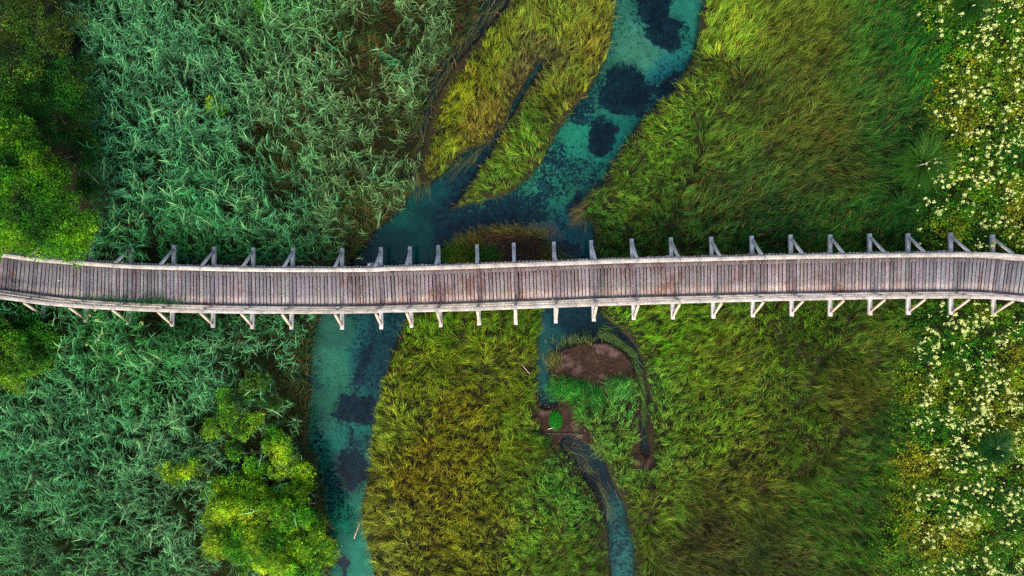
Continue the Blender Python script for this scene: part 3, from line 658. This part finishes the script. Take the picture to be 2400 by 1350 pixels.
# undergrowth below the reeds: green grass, brown stalks in the open spots
def under(n, keep, rgbs, L, W, th, lab, name, z=.5):
    x, y, px, py = scatter(n, z=z); k = keep(x, y, px, py); x, y, px, py = x[k], y[k], px[k], py[k]; n = len(x)
    pick = rng.integers(0, len(rgbs), n); c = lin(np.array(rgbs)[pick])*1.15*np.exp(rng.normal(0, .3, (n, 1)))
    ang = (fbm(x, y, 1.2, 600)-.5)*9+rng.normal(0, .6, n)
    v = blades(np.stack([x, y, ground_z(x, y)], 1), ang, rng.uniform(*L, n), rng.uniform(*W, n), rng.uniform(.05, .5, n), rng.normal(th, .3, n), c*.7, c)
    return v
land_reed = lambda px, py: (look(REED, px, py) > .4) & (look(RIV, px, py) < .3)
p1 = under(260000, lambda x, y, px, py: land_reed(px, py) & (px < 1150) & (U(px) < .5+.45*fbm(x, y, 1, 640)) & (walk_off_dist(x, y) > .9), [(44,108,44),(34,90,48),(66,116,36),(50,100,56),(40,80,36),(70,90,34)], (.3, .8), (.012, .024), 1.0, '', '')
p2 = under(220000, lambda x, y, px, py: land_reed(px, py) & (px < 1160) & (U(px) < .08+1.4*np.maximum(look(SPARSE, px, py), hole_f(px, py))*(.3+fbm(x, y, .8, 650))), [(176,112,64),(140,88,56),(136,118,44),(104,92,50),(86,112,40),(150,108,70),(72,116,40),(70,124,66),(104,124,44)], (.3, .7), (.01, .02), 1.3, '', '')
o = link('reed_undergrowth', blade_mesh('reed_undergrowth', [p1, p2], M_leaf)); tag(o, 'dark grass and brown fallen stalks between the reeds', 'undergrowth', kind='stuff')
# rust tinted fringe along the reed side bank
x, y, px, py = scatter(120000); a_ = look(blur(river_m, 30), px, py); k = (a_ > .06) & (look(RIV, px, py) < .4) & (look(REED, px, py) > .2) & (U(px) < .55*fbm(x, y, .7, 661)**1.0)
x, y, px, py = x[k], y[k], px[k], py[k]; n = len(x)
e = 15.; B2 = blur(river_m, 30); ang = np.arctan2(-(look(B2, px, py+e)-look(B2, px, py-e)), look(B2, px+e, py)-look(B2, px-e, py))
rg = np.array([(138,92,44),(122,110,38),(96,112,40),(146,84,50),(80,110,44)])[rng.integers(0, 5, n)]
c = lin(rg)*.9*np.exp(rng.normal(0, .3, (n, 1)))
o = link('rusty_bank_sedge', blade_mesh('rusty_bank_sedge', [blades(np.stack([x, y, ground_z(x, y)], 1), ang+rng.normal(0, 1.0, n), rng.uniform(.25, .65, n), rng.uniform(.01, .02, n), rng.uniform(.1, .6, n), rng.uniform(.9, 1.7, n), c*.7, c)], M_leaf))
tag(o, 'rusty brown sedge along the bank below the reed bed', 'sedge', kind='stuff')

# ------------------------------------------------------------------ shrubs and trees
M_bark = wood_mat('bark', (.16, .12, .09), (.07, .05, .04), (.1, .09, .06))
def shrub(name, label, cat, group, lobes, n, rgbs, size=(.05, .10), clump=.16, base=None, gaps=.35, seed=0, per=12):
    """lobes: (px, py, r in px, height of lobe centre in m)"""
    r = np.random.default_rng(1000+seed)
    L = [(V(a, b, z), rad/60.0) for a, b, rad, z in lobes]
    cen = sum((c for c, _ in L), Vector())/len(L)
    if base is not None: cen = V(*base, 1.0)
    root = empty(name, (cen.x, cen.y, .1)); tag(root, label, cat, group)
    off = np.array([cen.x, cen.y, .1])
    area = np.array([q[1]**2 for q in L]); nc = r.multinomial(n//per, area/area.sum())
    P = []; tl = []
    for (c, rad), m in zip(L, nc):
        ns = max(5, int(rad*rad*14)); dd = r.normal(0, 1, (ns, 3)); dd /= np.linalg.norm(dd, axis=1)[:, None]; dd[:, 2] = np.abs(dd[:, 2])*.9
        sc = np.array(c)[None]+dd*rad*r.uniform(.45, .95, (ns, 1))*np.array([1, 1, .8]); sr = rad*.13+r.uniform(.12, .30, ns)
        wgt = r.multinomial(m, sr**2/np.sum(sr**2))
        for q_, rs_, mm_ in zip(sc, sr, wgt):
            d = r.normal(0, 1, (mm_, 3)); d /= np.linalg.norm(d, axis=1)[:, None]+1e-9; d[:, 2] = np.abs(d[:, 2])-.2
            d = d[:]; tl.append(np.full(len(d), math.exp(r.normal(0, .25))))
            P.append(q_+d*rs_*r.uniform(.75, 1.1, (mm_, 1))*np.array([1, 1, .8]))
    P = np.concatenate(P); tone = np.concatenate(tl)*np.exp(r.normal(0, .42, len(P)))*(.6+.8*vnoise(P[:, 0], P[:, 1], .6, seed+9))
    mix = r.random(len(P))
    leaf = np.repeat(P, per, axis=0)+r.normal(0, clump*.32, (len(P)*per, 3))*np.array([1, 1, .6])
    pick = np.clip((vnoise(P[:, 0], P[:, 1], .8, seed+15)*.7+mix*.3)*len(rgbs), 0, len(rgbs)-1).astype(int)
    c = lin(np.array(rgbs)[pick])*.95; c = np.repeat(c*tone[:, None], per, axis=0)*np.exp(r.normal(0, .25, (len(leaf), 1)))
    v, f, cc = leafquads(leaf-off, r.uniform(size[0], size[1], len(leaf)), r, .7, c)
    crown = link('crown', np_mesh('crown', v, f, np.full(len(f), 4), M_leaf, np.clip(cc, .002, .9)), root)
    # trunk with limbs to the lobes
    w_ = Wood(); top = Vector((0, 0, .7))
    w_.beam((0, 0, -.25), (0.03, 0.02, .7), .13, .13, (1, 1, 1), .3, upv=(1, 0, 0))
    for c_, rad in L:
        q = c_-Vector(off); mid = top.lerp(q, .5)+Vector((0, 0, .25)); 
        w_.beam(top-Vector((0, 0, .05)), mid, .08, .08, upv=(.3, .9, .1)); w_.beam(mid, q+Vector((0, 0, rad*.2)), .05, .05, upv=(.3, .9, .1))
        for _ in range(5):
            e_ = q+Vector(r.normal(0, rad*.45, 3)); w_.beam(mid.lerp(q, .5), e_, .02, .02, upv=(.3, .9, .1))
    link('trunk', w_.mesh('trunk', M_bark), root)
    return root
bright = [(30,82,6),(52,114,8),(88,148,10),(124,166,14)]
dark_ = [(18,66,14),(28,86,14),(50,96,14),(66,98,16)]
olive = [(26,72,14),(52,92,16),(78,100,18),(50,88,18)]
ylw = [(44,112,12),(84,146,12),(128,168,16),(160,180,20)]
shrub('broadleaf_tree', 'bright green bushy tree overhanging the left end of the boardwalk', 'tree', None,
      [(40,330,62,3.2),(-40,400,90,3.2),(90,380,66,3.4),(30,460,100,3.6),(140,480,78,3.2),(190,540,46,2.8),(55,530,84,3.2),(125,540,66,3.0),(-60,535,84,3.0),(5,580,30,3.0),(172,580,30,2.6),(10,290,40,2.8)],
      125000, bright, base=(40, 470), seed=1, size=(.045, .085), clump=.2)
shrub('broadleaf_tree', 'dark olive leafy tree in the top left corner', 'tree', None,
      [(20,40,80,2.4),(110,60,80,2.2),(60,130,60,2.2),(-80,80,100,2.4),(60,-60,100,2.3)], 42000, olive, seed=2, base=(60, 60), size=(.04, .08), clump=.22, gaps=.5)
shrub('broadleaf_tree', 'dark green thicket tree between the olive tree and the bright tree', 'tree', None,
      [(40,200,80,1.8),(130,230,70,1.8),(-60,230,90,1.8),(170,180,50,1.7),(120,300,60,1.7),(190,290,40,1.6),(200,350,36,1.3),(215,420,40,1.3)], 52000, dark_, seed=3, base=(80, 220), size=(.04, .08), clump=.22, gaps=.5)
shrub('willow_bush', 'yellow green leafy bush at the left edge below the boardwalk', 'bush', None,
      [(20,830,60,1.9),(80,860,40,1.6),(-50,820,80,1.9),(40,885,30,1.4),(92,800,30,1.4),(110,840,20,1.2)], 32000, [(36,96,12),(64,126,14),(104,148,20),(140,166,50)], seed=4, base=(20, 830), size=(.05, .09), clump=.2)
shrub('willow_bush', 'dark green bush tucked under the left end of the handrail', 'bush', None,
      [(30,750,50,1.2),(-40,760,60,1.2),(90,760,34,1.1)], 14000, dark_, seed=5, base=(30, 750), size=(.05, .09), clump=.22)
shrub('willow_bush', 'large yellow green bush on the left bank at the bottom of the river', 'bush', None,
      [(560,1180,66,1.5),(640,1200,70,1.7),(530,1245,52,1.5),(690,1170,48,1.5),(610,1260,74,1.7),(700,1230,56,1.7),(730,1290,46,1.6),(660,1300,60,1.6),(710,1325,40,1.4),(545,1130,36,1.3),(510,1160,26,1.2),(600,1130,28,1.3),(730,1210,26,1.4),(760,1290,24,1.3),(505,1290,22,1.1),(590,1320,26,1.2)],
      72000, ylw, seed=6, base=(640, 1225), size=(.05, .09), clump=.17, gaps=.45)
for i, (lb, lob, nn_) in enumerate((
    ('small yellow green shrub on the bank just above the large yellow green bush', [(700,1095,26,1.4),(715,1130,22,1.3),(690,1140,20,1.3)], 3400),
    ('low sprawling yellow shrub among reeds above the large yellow green bush', [(640,1035,32,1.7),(668,1062,26,1.6),(605,1085,24,1.5),(650,1100,22,1.5),(560,1060,18,1.5)], 5600),
    ('thin yellow green shrub growing through the reeds nearer the boardwalk', [(540,965,30,1.7),(495,1005,24,1.6),(565,1010,26,1.6),(525,935,18,1.6),(600,985,18,1.5)], 4600),
    ('small bright yellow green sapling between reeds and brown stalks', [(425,1105,20,1.7),(390,1112,13,1.6),(455,1092,14,1.7)], 2800),
    ('dark green low shrub beside the rusty bank sedge', [(600,900,28,1.5),(632,930,26,1.5),(572,925,18,1.4)], 3000))):
    shrub('willow_shrub', lb, 'shrub', None, lob, nn_, ylw if i != 4 else [(34,84,16),(60,110,16),(90,124,20)], seed=20+i, size=(.05, .085), clump=.16, gaps=.6)
for i, (a, b) in enumerate(((508,250),(620,15))):
    shrub('willow_shrub', ('tiny yellow green shrub showing in a gap of the upper reed bed', 'small green shrub among reeds at the top edge')[i], 'shrub', None, [(a,b,16,1.2),(a+14,b+5,12,1.2)], 1400, ylw if i == 0 else [(40,110,16),(70,130,20)], seed=40+i, size=(.05, .08), clump=.14)
o = None

# ------------------------------------------------------------------ flowering herbs at the right
x, y, px, py = scatter(90000, z=.7); k = (U(px) < look(HERB, px, py)*.75*(.35+1.1*fbm(x, y, .9, 700))) & (walk_off_dist(x, y) > 1.0); x, y, px, py = x[k], y[k], px[k], py[k]; n = len(x)
hz = .35+.65*fbm(x, y, 1.0, 701)*sstep(look(HERB, px, py), .3, .95)+rng.uniform(-.1, .1, n)
rg = np.array([(30,98,10),(58,132,14),(100,152,14),(136,160,18),(156,156,24)]); sel = np.clip((fbm(x, y, 1.5, 702)*1.25-.1+rng.normal(0, .14, n))*5, 0, 4).astype(int)
grn = sstep(py, 380, 420)*0
c = lin(rg[sel])*.95*np.exp(rng.normal(0, .3, (n, 1))); per = 14
P = np.stack([x, y, hz], 1); leaf = np.repeat(P, per, 0)+rng.normal(0, .085, (n*per, 3))*np.array([1, 1, .9]); cc = np.repeat(c, per, 0)*np.exp(rng.normal(0, .25, (n*per, 1)))
v, f, c2 = leafquads(leaf, rng.uniform(.05, .10, len(leaf)), rng, .9, cc)
o = link('herb_foliage', np_mesh('herb_foliage', v, f, np.full(len(f), 4), M_leaf, np.clip(c2, .002, .9))); tag(o, 'leafy green and ochre herbs covering the right side of the meadow', 'foliage', kind='stuff')
# green transition band of fine grass
gx1, gy1, gp1, gp2 = scatter(120000); hh_ = look(HERB, gp1, gp2); k = (hh_ > .02) & (hh_ < .9) & (U(gp1) < .55); gx1, gy1, gp1, gp2 = gx1[k], gy1[k], gp1[k], gp2[k]; n = len(gx1)
c = lin(np.array([(30,104,26),(22,88,30),(60,116,26),(36,112,44)])[rng.integers(0, 4, n)])*.9*np.exp(rng.normal(0, .3, (n, 1)))*(.5+fbm(gx1, gy1, .8, 720)[:, None])
o = link('fresh_grass', blade_mesh('fresh_grass', [blades(np.stack([gx1, gy1, ground_z(gx1, gy1)], 1), 1.1+(fbm(gx1, gy1, 1.6, 721)-.5)*5, rng.uniform(.3, .6, n), rng.uniform(.01, .018, n), rng.uniform(.05, .5, n), rng.normal(1.1, .25, n), c*.7, c*1.1)], M_leaf))
tag(o, 'fresh green grass band between the olive meadow and the flowers', 'grass', kind='stuff')

# cream flower heads
def flower_parts(px, py, z, rad, nf, r, rgb=(238, 242, 146), sz=(.026, .048)):
    out = []
    for a in range(len(px)):
        m = int(nf[a]); q = np.array([px[a], py[a], z[a]])+r.normal(0, 1, (m, 3))*np.array([rad[a], rad[a], .03])
        out.append(q)
    q = np.concatenate(out); c = lin(rgb)*np.exp(r.normal(0, .08, (len(q), 1)))
    return leafquads(q, r.uniform(sz[0], sz[1], len(q)), r, 1.4, np.clip(c, 0, .9), asp=.85)
dens = [(2250,30,.3),(2330,60,1),(2390,100,.7),(2300,150,.3),(2390,250,.5),(2260,190,.4),(2280,220,.9),(2330,280,1),(2260,300,.6),(2220,250,.2),(2370,330,1),(2300,420,1),(2370,440,1),(2230,500,.8),(2300,520,1),(2370,560,.8),(2180,560,.4),(2220,100,.05),(2330,370,1.1),
 (2150,720,.2),(2230,760,.5),(2200,820,1.2),(2260,800,.8),(2300,850,.5),(2360,800,.5),(2390,900,1),(2160,880,.3),(2180,960,.9),(2250,1000,1.1),(2300,960,1),(2370,1000,.9),(2300,1050,.1),(2350,1100,.5),(2230,1080,.9),(2250,1140,1),(2230,1200,1.3),(2330,1200,.9),(2390,1250,1.2),(2350,1310,1.1),(2280,1290,.9),(2180,1250,.35),(2120,1300,.1),(2130,1100,.1),(2150,1180,.25)]
x, y, px, py = scatter(110000, z=1.0)
dn = idw([(a, b, c_) for a, b, c_ in dens], px, py, 1.6)[:, 0]*look(HERB, px, py)
cl = fbm(x, y, .55, 740); k = (px > 2130) & (walk_off_dist(x, y) > 1.05) & (U(px) < np.clip(dn*(cl*3.4-1.2), 0, 1)*.48); x, y, px, py = x[k], y[k], px[k], py[k]; n = len(x)
print('flower heads', n)
hz = 1.02+.25*rng.random(n); rad = .010+.04*rng.random(n)**2; nf = 3+rad*260
order = np.argsort(-(rad + np.where((px < 2380) & (py > 15) & (py < 1335), 1, 0))); big_ = order[:290]; rest = order[290:]
v, f, c = flower_parts(x[rest], y[rest], hz[rest], rad[rest], nf[rest], rng)
o = link('flower_heads', np_mesh('flower_heads', v, f, np.full(len(f), 4), M_flower, c)); tag(o, 'small cream flower heads sprinkled over the herbs', 'flowers', kind='stuff')
fp = []
for i in range(6):
    r_ = np.random.default_rng(50+i); sub = 1
    v, f, c = flower_parts(np.zeros(sub), np.zeros(sub), np.full(sub, .0), np.full(sub, .026), np.full(sub, 30), r_)
    fm = np_mesh('flower_head', v, f, np.full(len(f), 4), M_flower, c)
    sc_ = lin((60, 100, 20))[None]*.6
    st_ = [blades(np.zeros((1, 3)), np.array([0.]), np.array([.97]), np.array([.012]), 0., .05, sc_, sc_, curl=np.zeros(1), roll=np.zeros(1), r=r_)]
    m = 9; st_.append(blades(np.stack([np.zeros(m), np.zeros(m), r_.uniform(.3, .85, m)], 1), r_.random(m)*6.28, r_.uniform(.12, .22, m), np.full(m, .05), np.full(m, .9), np.full(m, 1.7), np.repeat(sc_, m, 0), np.repeat(sc_*1.3, m, 0), prof=(.3, 1, .8, .1), r=r_))
    fp.append((blade_mesh('flowering_herb', st_, M_leaf), fm))
for j, i in enumerate(big_):
    sm_, fm = fp[j % 6]
    o = link('flowering_herb', sm_); o.location = (x[i], y[i], .1); s = float(hz[i]+.03-.1); o.scale = (s, s, s); o.rotation_euler = (0, 0, float(rng.random()*6.28))
    o2 = link('flower_head', fm, o); o2.location = (0, 0, .98)
    if py[i] < 650: tag(o, 'herb with a larger cream flower head above the right end of the boardwalk', 'flower', 'cream flowering herbs above the boardwalk')
    else: tag(o, 'herb with a larger cream flower head below the right end of the boardwalk', 'flower', 'cream flowering herbs below the boardwalk')
# yellow blossoms
x, y, px, py = scatter(30000, z=.9); yd = idw([(2250,110,.9),(2230,60,.3),(2300,60,.0),(2200,230,.8),(2190,300,.5),(2350,200,.3),(2300,330,.3),(2150,400,.3),(2250,600,.0),(2250,900,.1),(2300,980,.5),(2380,1000,.4),(2130,1050,.3),(2110,1300,.1),(2350,700,.1),(2300,1200,.05)], px, py, 1.6)[:, 0]
k = (px > 2130) & (walk_off_dist(x, y) > 1.05) & (look(HERB, px, py) > .35) & (U(px) < yd*.3*fbm(x, y, .5, 750)); x, y, px, py = x[k], y[k], px[k], py[k]; n = len(x)
v, f, c = flower_parts(x, y, np.full(n, .88), np.full(n, .03), np.full(n, 6), rng, rgb=(206, 170, 20))
o = link('yellow_blossoms', np_mesh('yellow_blossoms', v, f, np.full(len(f), 4), M_flower, c)); tag(o, 'tiny yellow blossoms along the left side of the flower bed', 'flowers', kind='stuff')
# a few yellow blossoms in the reeds below the left end of the walk
for i, (a, b) in enumerate(((224,728),(211,739),(229,749),(333,757),(240,781),(232,797),(283,828),(206,808))):
    q = V(a, b, 1.75); fl_ = empty('yellow_flower', (q.x, q.y, .1)); tag(fl_, 'small pale yellow flower among the reeds below the left handrail', 'flower', 'pale yellow flowers among the reeds')
    r_ = np.random.default_rng(70+i); v, f, c = flower_parts([0], [0], [1.68], [.03], [9], r_, rgb=(236, 226, 120)); link('flower_head', np_mesh('flower_head', v, f, np.full(len(f), 4), M_flower, c), fl_)
    sc_ = lin((60, 110, 30))[None]*.6
    link('stem', blade_mesh('stem', [blades(np.zeros((1, 3)), np.array([0.]), np.array([1.68]), np.array([.012]), 0., .0, sc_, sc_, curl=np.zeros(1), roll=np.zeros(1))], M_leaf), fl_)

# ------------------------------------------------------------------ tussocks
def tussock(name, label, cat, a, b, rad_px, rgb, n=1500, h=.55):
    q = V(a, b, .3); R_ = rad_px/60
    kk = rng.integers(0, 26, n); az = (rng.random(26)*6.283)[kk]+rng.normal(0, .22, n); L_ = R_*(rng.uniform(.6, 1.15, 26)[kk])*rng.uniform(.6, 1.15, n)
    c = lin(rgb)*.95*np.exp(rng.normal(0, .3, (n, 1)))*np.exp(rng.normal(0, .1, (n, 3)))
    rr = rng.uniform(-.12, .22, n); root = np.stack([rr*np.cos(az), rr*np.sin(az), np.full(n, .25)], 1)
    o = link(name, blade_mesh(name, [blades(root, az+rng.normal(0, .25, n), L_, rng.uniform(.012, .022, n), rng.uniform(.1, .8, n), rng.uniform(1.3, 2.0, n), c*.6, c*1.15)], M_leaf))
    o.location = (q.x, q.y, h-.25); return tag(o, label, cat)
tussock('grass_tussock', 'big round green grass tussock with a dead twig on it, above the boardwalk', 'tussock', 2145, 385, 74, (66, 118, 24), 1700)
tussock('grass_tussock', 'dark green grass tussock ringed by cream flowers below the boardwalk', 'tussock', 2300, 1040, 54, (34, 92, 26), 1100, .8)
tussock('grass_tussock', 'green grass tussock at the top edge beside the cream flowers', 'tussock', 2250, 20, 58, (52, 104, 20), 1100, .6)
tussock('grass_tussock', 'small green grass tussock below the big round one, near the walk', 'tussock', 2110, 490, 46, (44, 104, 24), 700, .45)
# moss cushion on the mud
q = V(1302, 985, .12); n = 2600; az = rng.random(n)*6.28; rr = np.sqrt(rng.random(n)); mx_, my_ = rr*np.cos(az)*.27, rr*np.sin(az)*.40
c = lin((34, 150, 22))*.9*np.exp(rng.normal(0, .3, (n, 1)))
v, f, c = leafquads(np.stack([mx_, my_, .11*(1-rr**2)+rng.uniform(0, .05, n)], 1), rng.uniform(.03, .06, n), rng, .8, c)
o = link('moss_cushion', np_mesh('moss_cushion', v, f, np.full(len(f), 4), M_leaf, c)); o.location = q; tag(o, 'vivid green moss cushion on the brown mud', 'moss')

x, y, px, py = scatter(260000); mk = look(MUD, px, py); k = (mk > .35) & (U(px) < .5*fbm(x, y, .3, 810)**1.2*2); x, y, px, py = x[k], y[k], px[k], py[k]; n = len(x)
c = lin(np.array([(70,44,36),(120,82,64),(44,30,26),(150,112,80),(110,96,40),(60,66,30)])[rng.choice(6, n, p=[.34,.22,.24,.08,.06,.06])])*.9*np.exp(rng.normal(0, .3, (n, 1)))
v, f, c = leafquads(np.stack([x, y, np.maximum(ground_z(x, y), .05+(fbm(x, y, .25, 31)-.4)*.09)+rng.uniform(.01, .03, n)], 1), rng.uniform(.035, .09, n), rng, 1.2, c)
o = link('leaf_litter', np_mesh('leaf_litter', v, f, np.full(len(f), 4), M_leaf, np.clip(c, .002, .9))); tag(o, 'brown leaf litter scattered over the bare mud', 'leaf litter', kind='stuff')
# grass on the small island and on the rim of the mud
def tuft_patch(spots, name, label):
    pr = []
    for (a, b, s1, s2, m, dg, rgb) in spots:
        q = np.stack([rng.normal(a, s1, m), rng.normal(b, s2, m)], 1); xx, yy = at(q[:, 0], q[:, 1], .15)
        c = lin(rgb)*.95*np.exp(rng.normal(0, .35, (m, 1)))
        pr.append(blades(np.stack([xx, yy, np.full(m, .08)], 1), np.radians(dg)+rng.normal(0, .45, m), rng.uniform(.25, .6, m), rng.uniform(.012, .02, m), rng.uniform(.2, .7, m), rng.uniform(1.2, 1.7, m), c*.7, c*1.25))
    o = link(name, blade_mesh(name, pr, M_leaf)); return tag(o, label, 'grass', kind='stuff')
tuft_patch([(1080,596,16,12,800,150,(96,124,30)),(1070,605,12,8,400,190,(60,130,34)),(1110,575,16,10,500,110,(110,96,34)),(1130,600,22,10,300,40,(60,120,30)),(1190,541,34,4,260,160,(112,104,44)),(1250,552,22,5,160,60,(104,100,44)),(1160,560,24,6,70,20,(120,90,40)),(1285,600,10,18,160,110,(96,96,40)),(1090,622,24,6,300,60,(54,120,34))], 'island_grass', 'mixed green and rusty grass on the small mud island by the boardwalk')
tuft_patch([(1400,925,10,12,260,-90,(70,150,56)),(1342,900,26,8,520,-80,(70,160,60)),(1456,896,16,9,520,-120,(96,170,64)),(1310,910,10,14,160,190,(80,160,60)),(1300,850,10,12,200,120,(110,110,50)),(1350,806,34,4,90,100,(100,116,50)),(1350,965,8,16,120,20,(96,150,60)),(1270,1030,14,8,200,200,(60,120,40)),(1400,1050,8,16,160,60,(120,150,70))], 'mud_rim_grass', 'bright green grass spilling over the rim of the brown mud')

# ------------------------------------------------------------------ twigs and small bits
def twig(name, label, pts, rad, tint, cat='twig', mat=None):
    P = [V(a, b, z) for a, b, z in pts]; o0 = P[0]; w_ = Wood()
    for u, v_ in zip(P[:-1], P[1:]): w_.beam(u-o0, v_-o0, rad, rad*.8, tint, .3, upv=(.1, .2, 1))
    o = link(name, w_.mesh(name, mat or M_beam)); o.location = o0; return tag(o, label, cat)
twig('sunken_log', 'dark thin log lying straight across the mud below the moss', [(1270,1015,.15),(1320,1016,.16),(1368,1018,.15)], .05, (.16, .12, .1), 'log')
twig('dead_twig', 'short pale twig on the mud beside the moss', [(1284,1006,.18),(1297,1002,.2),(1307,1000,.19)], .03, (1.6, 1.4, 1.1))
twig('dead_twig', 'straw coloured twig poking from the grass left of the narrow channel', [(1224,856,.5),(1236,870,.45),(1243,878,.3)], .02, (1.6, 1.3, .9))
twig('dead_twig', 'pale bent twig resting on the big round tussock', [(2143,392,.92),(2158,386,1.0),(2168,384,.98),(2180,377,.94)], .035, (1.1, .85, .7))
twig('dead_twig', 'thin orange stalk leaning over the water from the lower right bank', [(843,1228,.3),(836,1245,.2),(830,1262,.08)], .025, (1.5, .9, .5))
# scrap on the deck
me_ = bpy.data.meshes.new('paper_scrap')
me_.from_pydata([(-.04, -.015, 0), (.04, -.02, .004), (.045, .018, .006), (-.035, .02, 0), (-.04, -.015, .003), (.04, -.02, .007), (.045, .018, .009), (-.035, .02, .003)], [], [(0,3,2,1),(4,5,6,7),(0,1,5,4),(1,2,6,5),(2,3,7,6),(3,0,4,7)])
mw, n_, out_ = mat_new('paper'); pb = n_.nodes.new('ShaderNodeBsdfPrincipled'); nz_ = n_.nodes.new('ShaderNodeTexNoise'); cr = n_.nodes.new('ShaderNodeValToRGB')
cr.color_ramp.elements[0].color = (.75, .75, .72, 1); cr.color_ramp.elements[1].color = (.85, .85, .84, 1); n_.links.new(nz_.outputs[0], cr.inputs[0]); n_.links.new(cr.outputs[0], pb.inputs[0]); n_.links.new(pb.outputs[0], out_.inputs[0])
me_.materials.append(mw); o = link('paper_scrap', me_); o.location = V(137, 658, DZ+.006); tag(o, 'tiny white paper scrap lying on the deck near the left end', 'scrap')
# grass growing through the left kerb over the deck
pts = []
for (a, b, s, m) in ((355,706,22,120),(320,712,26,110),(400,714,26,120),(270,705,24,50),(215,700,24,24),(250,700,10,20)):
    pts.append(np.stack([rng.normal(a, s, m), rng.normal(b+6, 4, m)], 1))
pts = np.concatenate(pts); m = len(pts); xx, yy = at(pts[:, 0], pts[:, 1], DZ+.1)
c = lin((44, 112, 60))*.9*np.exp(rng.normal(0, .35, (m, 1)))
o = link('kerb_grass', blade_mesh('kerb_grass', [blades(np.stack([xx, yy, np.full(m, DZ-.1)], 1), rng.normal(1.3, .9, m), rng.uniform(.25, .55, m), rng.uniform(.014, .026, m), rng.uniform(.1, .6, m), rng.uniform(1., 1.7, m), c*.8, c*1.3)], M_leaf))
tag(o, 'green grass growing through the lower left kerb onto the deck', 'grass', kind='stuff')
